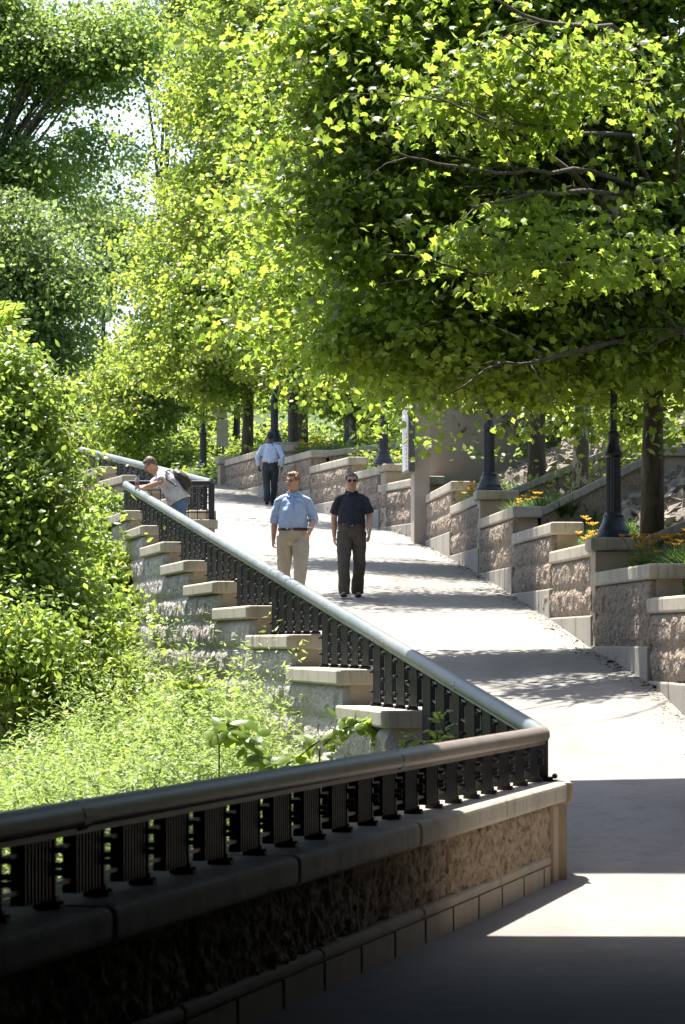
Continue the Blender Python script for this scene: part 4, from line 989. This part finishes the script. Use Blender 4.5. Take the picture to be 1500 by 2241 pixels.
for k in range(6500):
    Y = 38 + 34 * g.random(); X = float(right_X(Y)) + 1.25 + 6 * g.random() ** 1.3
    A.append((X, Y, hz(X, Y) + 0.02 * g.normal())); S.append(0.04 + 0.10 * g.random() ** 2)
rocks('rock_slope', 'loose grey rocks covering the hillside behind the right wall', A, S, 5, M_stone)
A = []; S = []
for k in range(260):
    Y = 66 + 9 * g.random(); X = up_X(Y) - 0.5 - 2.2 * g.random(); A.append((X, Y, gz(X, Y) + 0.05)); S.append(0.05 + 0.13 * g.random())
for k in range(420):
    Y = 30 + 22 * g.random(); X = (-60 + 190 * g.random() ** 1.4 - 750) * Y / F; A.append((X, Y, gz(X, Y) + 0.1)); S.append(0.06 + 0.14 * g.random())
rocks('riprap', 'pale riprap stones on the river bank below the walls', A, S, 6, M_stone)
# fallen leaves on the path
g = np.random.default_rng(15); C = []
for (x, y, n) in ((1172, 1352, 2), (1095, 1300, 3), (1370, 1455, 4), (1300, 1410, 6), (1450, 1500, 5), (1060, 1255, 5), (955, 1196, 5), (1240, 1380, 4)):
    for k in range(n):
        Yb = 30.0
        for Yb in np.arange(30, 75, 0.1):
            X = (x - 750) * Yb / F
            if pz(X, Yb) >= EYE + (HOR - y) * Yb / F: break
        X = (x - 750) * Yb / F + g.normal() * .15 - 0.15; Yb += g.normal() * .3; C.append((X, Yb, pz(X, Yb) + 0.012))
C = np.array(C)
tag(leaves('fallen_leaves', C, np.array([0, 0, 1.0]) + g.normal(size=C.shape) * .3, 0.07 + 0.04 * g.random(len(C)), STAR, mat('dry_leaf', (0.20, 0.13, 0.05), 0.8), None, g, 0.2), 'dry leaves scattered along the foot of the right wall', 'leaves', kind='stuff')

g = np.random.default_rng(33); C = []
while len(C) < 1500:
    Y = 30 + 50 * g.random(); X = float(right_X(Y)) - 0.09 - abs(g.normal()) * 0.10
    C.append((X, Y, pz(X, Y) + 0.006))
C = np.array(C)
tag(leaves('litter', C, np.array([0, 0, 1.0]) + g.normal(size=C.shape) * .25, 0.02 + 0.035 * g.random(len(C)), KITE, mat('litter_brown', (0.09, 0.065, 0.035), 0.9), None, g, 0.2), 'fine leaf litter and grit along the foot of the right wall', 'litter', kind='stuff')

# ================================================================== people
M_skin = mat('skin_fair', (0.48, 0.27, 0.19), 0.5, [(s3(40), (0.42, 0.20, 0.14), 0.45, 0.7)])
M_skin2 = mat('skin_dark', (0.065, 0.035, 0.024), 0.45)
M_lip = mat('lips', (0.33, 0.14, 0.11), 0.5)
M_eye = mat('eye_dark', (0.03, 0.02, 0.02), 0.2)
M_lens = mat('dark_lens', (0.015, 0.012, 0.012), 0.08)
M_shirtA = mat('blue_oxford_cotton', (0.36, 0.46, 0.68), 0.8, [(s3(9), (0.31, 0.41, 0.63), 0.45, 0.65)], [(s3(16), 0.35, 0.03)])
M_shirtC = mat('pale_blue_cotton', (0.42, 0.50, 0.66), 0.8, [(s3(9), (0.37, 0.45, 0.61), 0.45, 0.65)], [(s3(16), 0.35, 0.03)])
M_polo = mat('navy_polo_knit', (0.012, 0.015, 0.028), 0.85, [(s3(10), (0.018, 0.021, 0.035), 0.45, 0.65)], [(s3(18), 0.3, 0.02)])
M_tee = mat('grey_tshirt_cotton', (0.62, 0.59, 0.62), 0.85, [(s3(9), (0.44, 0.41, 0.45), 0.45, 0.65)], [(s3(16), 0.35, 0.03)])
M_khaki = mat('khaki_cotton', (0.44, 0.38, 0.30), 0.85, [(s3(8), (0.38, 0.32, 0.25), 0.45, 0.65)], [((20, 20, 7), 0.4, 0.03)])
M_olive = mat('olive_grey_wool', (0.085, 0.072, 0.056), 0.9, [(s3(8), (0.065, 0.055, 0.043), 0.45, 0.65)], [((20, 20, 7), 0.4, 0.03)])
M_char = mat('charcoal_wool', (0.03, 0.034, 0.042), 0.9, [(s3(8), (0.022, 0.025, 0.032), 0.45, 0.65)], [((20, 20, 7), 0.4, 0.03)])
M_jean = mat('blue_denim', (0.10, 0.17, 0.28), 0.9, [((20, 20, 8), (0.17, 0.25, 0.37), 0.5, 0.7)], [((20, 20, 7), 0.4, 0.03)])
M_shoe = mat('black_leather', (0.02, 0.014, 0.012), 0.4)
M_belt = mat('brown_leather', (0.05, 0.022, 0.016), 0.45)
M_hairs = mat('hair_sandy', (0.19, 0.105, 0.055), 0.6, [((60, 60, 20), (0.28, 0.17, 0.09), 0.5, 0.7)], [((90, 90, 25), 0.6, 0.01)])
M_hairg = mat('hair_grey', (0.12, 0.105, 0.095), 0.6, [((60, 60, 20), (0.22, 0.20, 0.19), 0.5, 0.7)], [((90, 90, 25), 0.6, 0.01)])
M_hairb = mat('hair_greybrown', (0.11, 0.078, 0.058), 0.6, [((60, 60, 20), (0.22, 0.18, 0.15), 0.5, 0.7)], [((90, 90, 25), 0.6, 0.01)])
M_hairk = mat('hair_black', (0.012, 0.010, 0.010), 0.7)
M_bag = mat('brown_bag_nylon', (0.045, 0.030, 0.026), 0.6, [(s3(10), (0.06, 0.042, 0.036), 0.45, 0.65)], [(s3(25), 0.4, 0.02)])
M_metal = mat('watch_metal', (0.5, 0.5, 0.48), 0.25, metal=0.9)
M_print = mat('shirt_print_blue', (0.05, 0.09, 0.36), 0.8)
M_bottle = mat('bottle_plastic', (0.30, 0.38, 0.42), 0.15)
M_redcap = mat('bottle_label', (0.35, 0.08, 0.06), 0.5)

def fuse(name, mb, m, parent, voxel=0.009, wr=0.0, wsc=(9, 9, 5), seed=0, smooth=2, zmask=None):
    "one continuous surface out of overlapping solids"
    me = mb.mesh(name); o = bpy.data.objects.new(name, me); col.objects.link(o)
    r = o.modifiers.new('r', 'REMESH'); r.mode = 'VOXEL'; r.voxel_size = voxel
    s = o.modifiers.new('s', 'SMOOTH'); s.iterations = smooth; s.factor = 0.5
    dg = bpy.context.evaluated_depsgraph_get(); ev = o.evaluated_get(dg)
    me2 = bpy.data.meshes.new_from_object(ev, depsgraph=dg); o.modifiers.clear()
    n = len(me2.vertices); co = np.empty(n * 3, np.float32); me2.vertices.foreach_get('co', co); co = co.reshape(-1, 3)
    if wr:
        nn = np.empty(n * 3, np.float32); me2.vertices.foreach_get('normal', nn); nn = nn.reshape(-1, 3)
        d = fbm(co[:, 0] * wsc[0] + seed, co[:, 1] * wsc[1], co[:, 2] * wsc[2] + seed, 3)
        rid = 1 - np.abs(fbm(co[:, 0] * wsc[0] * 1.3 + 9 + co[:, 2] * 3, co[:, 1] * wsc[1] * 1.3 + seed, co[:, 2] * wsc[2] * 1.4, 2)) * 3
        co = co + nn * (wr * (d + 0.55 * np.clip(rid, -1, 1)))[:, None]
        me2.vertices.foreach_set('co', co.astype(np.float32).ravel())
    bpy.data.objects.remove(o); bpy.data.meshes.remove(me); me2.name = name
    return link(name, me2, m, parent, True)
def spine(mb, pts, rx, ry, lat=Vector((1, 0, 0)), n=20, pw=2.3):
    "superellipse loft along a curve"
    rings = []; pts = [Vector(p) for p in pts]
    for i, p in enumerate(pts):
        d = (pts[min(i + 1, len(pts) - 1)] - pts[max(i - 1, 0)]).normalized(); f = lat.cross(d).normalized(); l = d.cross(f).normalized()
        ring = []
        for k in range(n):
            a = 2 * math.pi * k / n; ca, sa = math.cos(a), math.sin(a)
            x = abs(ca) ** (2 / pw) * (1 if ca > 0 else -1); y = abs(sa) ** (2 / pw) * (1 if sa > 0 else -1)
            ring.append(p + l * x * rx[i] + f * y * ry[i])
        rings.append(ring)
    mb.loft(rings)
def lim(mb, a, b, c, r, n=12):
    "two segment limb a-b-c with radii r at 5 stations"
    a, b, c = Vector(a), Vector(b), Vector(c)
    mb.tube([a, a.lerp(b, .5), b, b.lerp(c, .45), c], r, n)
def hand(mb, wrist, direction, palm, k=1.0, curl=0.5):
    "palm and five fingers; direction = forearm axis, palm = palm normal; thumb on direction x palm side"
    D = Vector(direction).normalized(); Pn = Vector(palm); Pn = (Pn - D * Pn.dot(D)).normalized(); T = D.cross(Pn).normalized()
    W = Vector(wrist); kk = k
    cen = W + D * 0.05 * kk
    spine(mb, [W - D * .01, W + D * .03 * kk, W + D * .065 * kk, W + D * .088 * kk], [.026, .036, .04, .037], [.019, .017, .015, .012], lat=T, n=12)
    ln = [0.068, 0.078, 0.072, 0.056]
    for i in range(4):
        o = T * (0.030 - 0.020 * i) * kk; p0 = W + D * 0.075 * kk + o; L = ln[i] * kk; c1 = curl * (0.8 + 0.12 * i)
        d1 = (D * math.cos(c1 * .5) + Pn * math.sin(c1 * .5)).normalized(); d2 = (D * math.cos(c1 * 1.3) + Pn * math.sin(c1 * 1.3)).normalized(); d3 = (D * math.cos(c1 * 2.0) + Pn * math.sin(c1 * 2.0)).normalized()
        p1 = p0 + d1 * L * .45; p2 = p1 + d2 * L * .32; p3 = p2 + d3 * L * .25
        mb.tube([p0, p1, p2, p3], [.0098, .0093, .0085, .007], 8)
    b0 = W + D * 0.022 * kk + T * 0.026 * kk; b1 = b0 + (D * .7 + T * .65 + Pn * .3).normalized() * .036 * kk; b2 = b1 + (D * .9 + T * .15 + Pn * .45).normalized() * .032 * kk
    mb.tube([b0, b1, b2], [.013, .011, .008], 8)
def head(mb, c, M, k=1.0):
    "c head centre, M rotation (face looks to local -Y)"
    q = lambda v: Vector(c) + M @ (Vector(v) * k)
    R3 = M
    mb.ball(c, (0.076 * k, 0.094 * k, 0.108 * k), 18, R3)
    mb.ball(q((0, -0.018, -0.055)), (0.058 * k, 0.068 * k, 0.062 * k), 14, R3)   # jaw
    mb.ball(q((0, -0.066, -0.098)), (0.026 * k, 0.020 * k, 0.017 * k), 10, R3)   # chin
    mb.ball(q((0, -0.080, 0.026)), (0.050 * k, 0.016 * k, 0.012 * k), 10, R3)    # brow
    for s in (-1, 1):
        mb.ball(q((s * 0.04, -0.068, -0.018)), (0.024 * k, 0.022 * k, 0.022 * k), 10, R3)  # cheek
        mb.ball(q((s * 0.077, 0.008, -0.006)), (0.010 * k, 0.018 * k, 0.032 * k), 10, R3)  # ear
    mb.tube([q((0, -0.088, 0.022)), q((0, -0.104, -0.004)), q((0, -0.112, -0.024))], [.009 * k, .011 * k, .014 * k], 8)
    for s in (-1, 1): mb.ball(q((s * .011, -0.10, -0.027)), (.009 * k, .010 * k, .007 * k), 8, R3)
    mb.ball(q((0, -0.088, -0.058)), (0.026 * k, 0.010 * k, 0.006 * k), 10, R3)
    mb.ball(q((0, -0.087, -0.069)), (0.022 * k, 0.009 * k, 0.007 * k), 10, R3)
def lateral(J, M): return M @ Vector((1, 0, 0))

def person(label, loc, rz, J, W, group=None):
    """J joints, W wardrobe. local frame: faces -Y, person's left is +X"""
    t = empty('person', loc, rz, label, 'person', group)
    k = J.get('k', 1.0); belly = W.get('belly', 0.0)
    HM = Euler((J['pitch'], 0, J['yaw'])).to_matrix() if 'roll' not in J else Euler((J['pitch'], J['roll'], J['yaw'])).to_matrix()
    HM = Matrix.Rotation(J['yaw'], 3, 'Z') @ Matrix.Rotation(J['pitch'], 3, 'X')
    lat = J.get('lat', Vector((1, 0, 0)))
    hc = Vector(J['head'])
    # ---- body, one surface
    b = MB(); sp = [Vector(p) for p in J['spine']]      # pelvis low, hips, waist, chest, upper chest, neck base
    spine(b, [sp[0] + Vector((0, 0, .05))] + sp[1:], [.11, .145, .140, .150, .140, .062], [.07, .098, .10 + belly, .11 + belly * .4, .085, .055], lat)
    b.tube([sp[-1] - Vector((0, 0, .03)), (sp[-1] + hc) / 2 + Vector((0, 0.012, 0)), hc + HM @ Vector((0, 0.018, -0.05))], [.068, .060, .058], 14)
    head(b, hc, HM, 1.0)
    for s, K in ((-1, 'R'), (1, 'L')):
        sh, el, wr = [Vector(v) for v in J['arm' + K]]
        b.ball(sh, .044, 12); b.tube([sp[5] - Vector((0, 0, .02)), sh], [.042, .044], 10); lim(b, sh, el, wr, [.048, .045, .042, .041, .027]); b.tube([el.lerp(wr, .9), wr, wr + (wr - el).normalized() * .03], [.029, .027, .026], 10)
        hd = J.get('hand' + K, (wr - el)); hand(b, wr + (wr - el).normalized() * .01, hd, J.get('palm' + K, (-s, 0, 0)), 1.0, J.get('curl' + K, .45))
        hp, kn, an, to = [Vector(v) for v in J['leg' + K]]
        lim(b, hp, kn, an, [.078, .072, .054, .054, .038])
        b.tube([an + Vector((0, .02, .0)), an + Vector((0, 0, -.04)), to], [.04, .042, .03], 10)
    body = fuse('body', b, W['skin'], t, 0.0065, smooth=2)
    # ---- face
    q = lambda v: hc + HM @ Vector(v)
    m_ = MB(); m_.ball(q((0, -0.093, -0.062)), (0.024, 0.010, 0.006), 10, HM); m_.build('mouth', M_lip, t, True)
    for s in (-1, 1):
        m_ = MB(); m_.ball(q((s * .031, -0.083, 0.006)), (0.012, 0.008, 0.007), 10, HM); m_.build('eye', M_eye, t, True)
        m_ = MB(); m_.box(q((s * .031, -0.090, 0.028)), (0.034, 0.012, 0.006), M=HM.to_4x4()); m_.build('eyebrow', W['hair'], t, True)
    if W.get('glasses'):
        gm = M_lens if W['glasses'] == 'dark' else M_belt
        g = MB()
        for s in (-1, 1):
            if W['glasses'] == 'dark': g.ball(q((s * .033, -0.101, 0.002)), (0.028, 0.006, 0.020), 12, HM)
            else:
                pts = [q((s * .033 + .025 * math.cos(a), -0.103, 0.003 + .017 * math.sin(a))) for a in np.linspace(0, 6.283, 13)]
                g.tube(pts, 0.0022, 5, False)
            g.tube([q((s * .06, -0.098, 0.010)), q((s * .081, 0.0, 0.012))], 0.003, 5)
        g.tube([q((-.008, -0.106, 0.008)), q((.008, -0.106, 0.008))], 0.003, 5); g.build('glasses', gm, t)
    # ---- hair
    h = MB(); hk = W.get('hairk', 1.0)
    h.ball(q((0, 0.022, 0.034)), (0.083 * hk, 0.088, 0.092 * hk), 18, HM)
    h.ball(q((0, -0.034, 0.082)), (0.060, 0.046, 0.034 * hk), 14, HM)
    h.ball(q((0, 0.050, -0.012)), (0.074, 0.052, 0.060), 14, HM)
    for s in (-1, 1): h.ball(q((s * .072, -0.012, 0.034)), (0.013, 0.028, 0.04), 10, HM)
    fuse('hair', h, W['hair'], t, 0.006, wr=0.006, wsc=(40, 40, 40), smooth=1)
    # ---- trousers
    p = MB(); a = W.get('ease', 1.0)
    spine(p, [sp[0] - Vector((0, 0, .03)), sp[0] + Vector((0, 0, .015)), sp[1], sp[1].lerp(sp[2], .75)], [.12, .160, .182, .168 + belly * .5], [.08, .118, .136, .122 + belly * .8], lat)
    for K in 'RL':
        hp, kn, an, to = [Vector(v) for v in J['leg' + K]]
        hem = an + Vector((0, -0.012, -0.035))
        p.tube([hp + Vector((0, 0, .04)), hp.lerp(kn, .45), kn, kn.lerp(hem, .5), hem.lerp(kn, .06), hem], [.100 * a, .094 * a, .075 * a, .072 * a, .073 * a, .076 * a], 16)
    fuse('trousers', p, W['pants'], t, 0.010, wr=0.014, wsc=(9, 9, 4), seed=W.get('seed', 0) + 3)
    # ---- shirt
    s_ = MB(); e = 0.016
    bot = sp[1].lerp(sp[2], .45) if W.get('tucked', True) else sp[1] - Vector((0, 0, .02))
    wz = 0.0 if W.get('tucked', True) else .02
    spine(s_, [bot, sp[2], sp[2].lerp(sp[3], .5), sp[3], sp[4], sp[5] - (sp[5] - sp[4]) * .35, sp[5] - (sp[5] - sp[4]) * .05], [.176 + wz + belly * .5, .182 + wz + belly * .4, .180, .180, .150, .080, .066], [.128 + belly + wz, .136 + belly, .138 + belly * .8, .134 + belly * .4, .108, .078, .066], lat, pw=2.0)
    for K in 'RL':
        sh, el, wr = [Vector(v) for v in J['arm' + K]]
        s_.ball(sh, .054, 12); s_.tube([sp[5] + (sh - sp[5]) * .15 - Vector((0, 0, .03)), sh.lerp(sp[5], .25) + Vector((0, 0, .0)), sh], [.052, .056, .056], 12)
        if W['sleeve'] == 'short':
            e1 = sh.lerp(el, .78); s_.tube([sp[4].lerp(sh, .35) + Vector((0, 0, .01)), sh, sh.lerp(el, .4), e1], [.056, .058, .066, .073], 14)
        else:
            f = W.get('cuff', .35); e2 = el.lerp(wr, f)
            s_.tube([sp[4].lerp(sh, .35) + Vector((0, 0, .01)), sh, sh.lerp(el, .5), el, el.lerp(e2, .7), e2], [.054, .057, .059, .058, .054 if f > .5 else .058, .048 if f > .5 else .062], 14)
    fuse('shirt', s_, W['shirt'], t, 0.009, wr=0.013, wsc=(8, 8, 6), seed=W.get('seed', 0))
    if W.get('collar', True):
        nb = sp[5] - (sp[5] - sp[4]).normalized() * .022; up = (hc - nb).normalized(); fw = HM @ Vector((0, -1, 0)); fw = J.get('front', Vector((0, -1, 0)))
        for s in (-1, 1):
            c = MB(); L = J.get('lat', Vector((1, 0, 0))) * s
            a0 = nb + L * .012 + fw * .078 + up * .018; a1 = nb + L * .068 + fw * .040 + up * .040; a2 = nb + L * .078 - fw * .03 + up * .052
            a3 = nb + L * .092 - fw * .03 + up * .010; a4 = nb + L * .085 + fw * .062 - up * .012; a5 = nb + L * .036 + fw * .098 - up * .032
            v = [a0, a1, a2, a3, a4, a5]; o2 = [x + fw * .008 + up * .004 for x in v]
            c.add(v + o2, [(0, 1, 2, 3), (0, 3, 4, 5), (9, 8, 7, 6), (11, 10, 9, 6), (0, 5, 11, 6), (5, 4, 10, 11), (4, 3, 9, 10), (3, 2, 8, 9), (2, 1, 7, 8), (1, 0, 6, 7)])
            c.build('collar_flap', W['shirt'], t)
    if W.get('placket'):
        c = MB(); fw = Vector((0, -1, 0)); n = 9; pa = sp[5] + fw * .088; pts = []
        for i in range(n):
            f = i / (n - 1); base = sp[5].lerp(sp[1].lerp(sp[2], .72), f); yy = np.interp(f, [0, .15, .4, .75, 1], [.083, .112, .142 + belly * .3, .150 + belly * .95, .140 + belly]); pts.append(base + fw * yy)
        for i in range(1, n):
            m__ = MB(); m__.ball(pts[i] + fw * .006, .006, 6); m__.build('button', M_shirtC, t)
        ring = [[p + Vector((x, 0, 0)) + fw * y for x, y in ((-.016, 0), (.016, 0), (.016, -.012), (-.016, -.012))] for p in pts]
        c.loft(ring); c.build('placket', W['shirt'], t)
        c = MB(); pc = sp[3] + fw * (.128 + belly * .3) + Vector((.085, 0, .03)); c.box(pc, (.10, .012, .115), rz=0.30); c.build('chest_pocket', W['shirt'], t, bevel=.006)
    if W.get('belt', True):
        c = MB(); bz = sp[1].lerp(sp[2], .52); spine(c, [bz - Vector((0, 0, .017)), bz + Vector((0, 0, .017))], [.184 + belly * .5] * 2, [.134 + belly * .9] * 2, lat, n=24); o = c.build('belt', M_belt, t)
        c = MB(); c.box(bz + Vector((0, -.136 - belly * .9, 0)), (.04, .012, .03)); c.build('buckle', M_metal, t, bevel=.004)
    # ---- shoes
    for K in 'RL':
        hp, kn, an, to = [Vector(v) for v in J['leg' + K]]
        d = (to - an); d.z = 0; d = d.normalized() if d.length > .02 else Vector((0, -1, 0)); hl = an - d * .055; hl.z = an.z - .052
        c = MB(); tz = to.z - .0
        spine(c, [Vector((hl.x, hl.y, hl.z)) , hl + d * .06 + Vector((0, 0, .008)), (hl + to) / 2 + Vector((0, 0, (.0))), to - d * .03 + Vector((0, 0, .0)), to + d * .035 + Vector((0, 0, -.008))], [.030, .040, .045, .050, .026], [.036, .046, .040, .030, .018], lat=Vector((-d.y, d.x, 0)))
        fuse('shoe', c, M_shoe, t, 0.008, smooth=1)
    return t

STD = dict(spine=[(0, 0, .84), (0, 0, .94), (0, 0, 1.07), (0, -.01, 1.25), (0, 0, 1.375), (0, .01, 1.475)], head=(0, -.015, 1.635))
# man in the dark polo
Yb = 52.6; Xb = (770 - 750) * Yb / F
J = dict(STD); J.update(yaw=R(4), pitch=R(3),
    armR=[(-.183, .0, 1.372), (-.238, .10, 1.13), (-.235, .11, .88)], armL=[(.183, -.01, 1.365), (.245, -.01, 1.13), (.235, -.17, .91)], palmR=(1, 0.3, 0), palmL=(-1, .3, 0),
    legR=[(-.098, 0, .88), (-.105, -.13, .49), (-.098, -.16, .085), (-.115, -.32, .035)], legL=[(.098, 0, .88), (.105, -.02, .49), (.075, .20, .11), (.095, .06, .035)])
pB = person('walking man in navy polo, dark sunglasses and olive grey pleated trousers', (Xb, Yb, pz(Xb, Yb) + .002), 0, J, dict(skin=M_skin, hair=M_hairg, hairk=.97, shirt=M_polo, pants=M_olive, sleeve='short', glasses='dark', ease=1.06, seed=2, tucked=True, belly=.012))
pB.scale = (1.0, 1.0, .965)
o = MB(); a0 = Vector((.236, -.16, .94)); o.tube([a0 + Vector((0, 0, .008)), a0 - Vector((0, 0, .008))], .032, 12); o.build('watch', M_metal, pB)
# man in the blue shirt
Ya = 50.7; Xa_ = (642 - 750) * Ya / F
J = dict(STD); J.update(yaw=R(-32), pitch=R(2),
    armR=[(-0.193, .0, 1.372), (-.25, .06, 1.14), (-.262, .02, .89)], armL=[(0.193, .0, 1.372), (.265, .05, 1.15), (.245, -.16, 1.0)], palmR=(1, 0.3, 0), palmL=(-1, .2, 0), curlR=1.15, curlL=1.2, handL=(-.02, -.05, -.06),
    legR=[(-.105, 0, .88), (-.125, .03, .49), (-.11, .18, .10), (-.13, .03, .035)], legL=[(.105, 0, .88), (.115, -.15, .50), (.09, -.18, .085), (.11, -.34, .035)])
pA = person('walking man in blue oxford shirt with rolled sleeves and khaki trousers', (Xa_, Ya, pz(Xa_, Ya) + .002), R(-6), J, dict(skin=M_skin, hair=M_hairs, shirt=M_shirtA, pants=M_khaki, sleeve='long', cuff=.22, glasses='thin', ease=1.12, seed=5, belly=.035, placket=True))
pA.scale = (1.0, 1.0, 1.01)
o = MB(); a0 = Vector((.246, -.15, 1.01)); o.tube([a0 + Vector((0, .006, .008)), a0 - Vector((0, .006, .008))], .034, 12); o.build('watch', M_metal, pA)
# man walking away
Yc = 85.0; Xc = (592 - 750) * Yc / F
J = dict(STD); J.update(yaw=0, pitch=R(8),
    armR=[(-0.193, .0, 1.372), (-.285, .05, 1.15), (-.27, -.03, .90)], armL=[(0.193, .0, 1.372), (.30, .03, 1.15), (.29, -.10, .94)], palmR=(1, 0.3, 0), palmL=(-1, .3, 0), curlR=.8, curlL=.8,
    legR=[(-.095, 0, .88), (-.085, -.10, .49), (-.05, -.06, .085), (-.06, -.22, .035)], legL=[(.095, 0, .88), (.085, .0, .49), (.07, .17, .14), (.075, .06, .035)])
J['head'] = (0, -.03, 1.63)
pC = person('man walking away up the ramp in pale blue shirt and charcoal trousers', (Xc, Yc, pz(Xc, Yc) + .002), R(176), J, dict(skin=M_skin2, hair=M_hairk, hairk=.96, shirt=M_shirtC, pants=M_char, sleeve='long', cuff=.92, ease=1.0, seed=9, tucked=True, collar=True, belly=.01))
pC.scale = (.93, .93, .92)
# man leaning on the rail
Yd = 59.6; Xd = (392 - 750) * Yd / F
J = dict(spine=[(0, .02, .83), (0, .0, .93), (0, -.07, 1.05), (0, -.17, 1.19), (0, -.27, 1.30), (0, -.335, 1.345)], head=(0, -.435, 1.455), yaw=0, pitch=R(38), lat=Vector((1, 0, 0)), front=Vector((0, -.8, -.6)),
    armR=[(-.19, -.26, 1.29), (-.28, -.42, 1.12), (-.12, -.58, 1.12)], armL=[(.19, -.27, 1.29), (.36, -.28, 1.17), (.20, -.50, 1.115)], palmR=(.3, 0, -1), palmL=(-.2, 0, -1), handL=(-.4, -.8, -.15), handR=(.6, -.6, 0), curlL=.7, curlR=.9,
    legR=[(-.10, .02, .86), (-.11, -.03, .48), (-.11, .10, .085), (-.12, -.05, .035)], legL=[(.10, .02, .86), (.10, .02, .47), (.10, .12, .085), (.10, -.04, .035)])
pD = person('man leaning over the pale handrail in grey white t-shirt and jeans', (Xd, Yd, pz(Xd, Yd) + .002), R(-86), J, dict(skin=M_skin, hair=M_hairb, shirt=M_tee, pants=M_jean, sleeve='short', glasses='thin', ease=1.02, seed=14, tucked=False, collar=False, belt=False, belly=.03))
c = MB(); c.box((0.06, -.36, 1.20), (.16, .012, .12), M=Matrix.Rotation(R(-38), 4, 'X')); c.build('chest_print', M_print, pD)
bp_ = empty('backpack', (Xd, Yd, pz(Xd, Yd)), R(-86), 'dark brown sling backpack on the back of the man at the rail', 'backpack')
c = MB(); M38 = Matrix.Rotation(R(42), 3, 'X')
c.ball((.03, .055, 1.25), (.155, .085, .19), 16, Matrix.Rotation(R(48), 3, 'X')); c.ball((.03, .085, 1.16), (.15, .08, .12), 14, Matrix.Rotation(R(48), 3, 'X'))
fuse('bag', c, M_bag, bp_, .01, wr=.008)
c = MB(); c.tube([(.06, -.14, 1.375), (.16, -.23, 1.34), (.205, -.19, 1.22), (.20, -.06, 1.13), (.12, .06, 1.10)], .010, 6); c.build('strap', M_bag, bp_)
bt = empty('water_bottle', (0, 0, 0), 0, 'clear plastic water bottle held over the rail by the leaning man', 'bottle')
wb = Vector((Xd, Yd, pz(Xd, Yd))) + Matrix.Rotation(R(-86), 3, 'Z') @ Vector((-.03, -.64, 1.09)); bt.location = wb
c = MB(); c.lathe([(.032, 0), (.033, .02), (.033, .13), (.028, .155), (.013, .18), (.013, .195)], 14); c.build('bottle_body', M_bottle, bt, True)
c = MB(); c.lathe([(.0345, .05), (.0345, .10)], 14); c.build('bottle_label', M_redcap, bt); c = MB(); c.lathe([(.016, .193), (.016, .21)], 12); c.build('bottle_cap', M_print, bt)
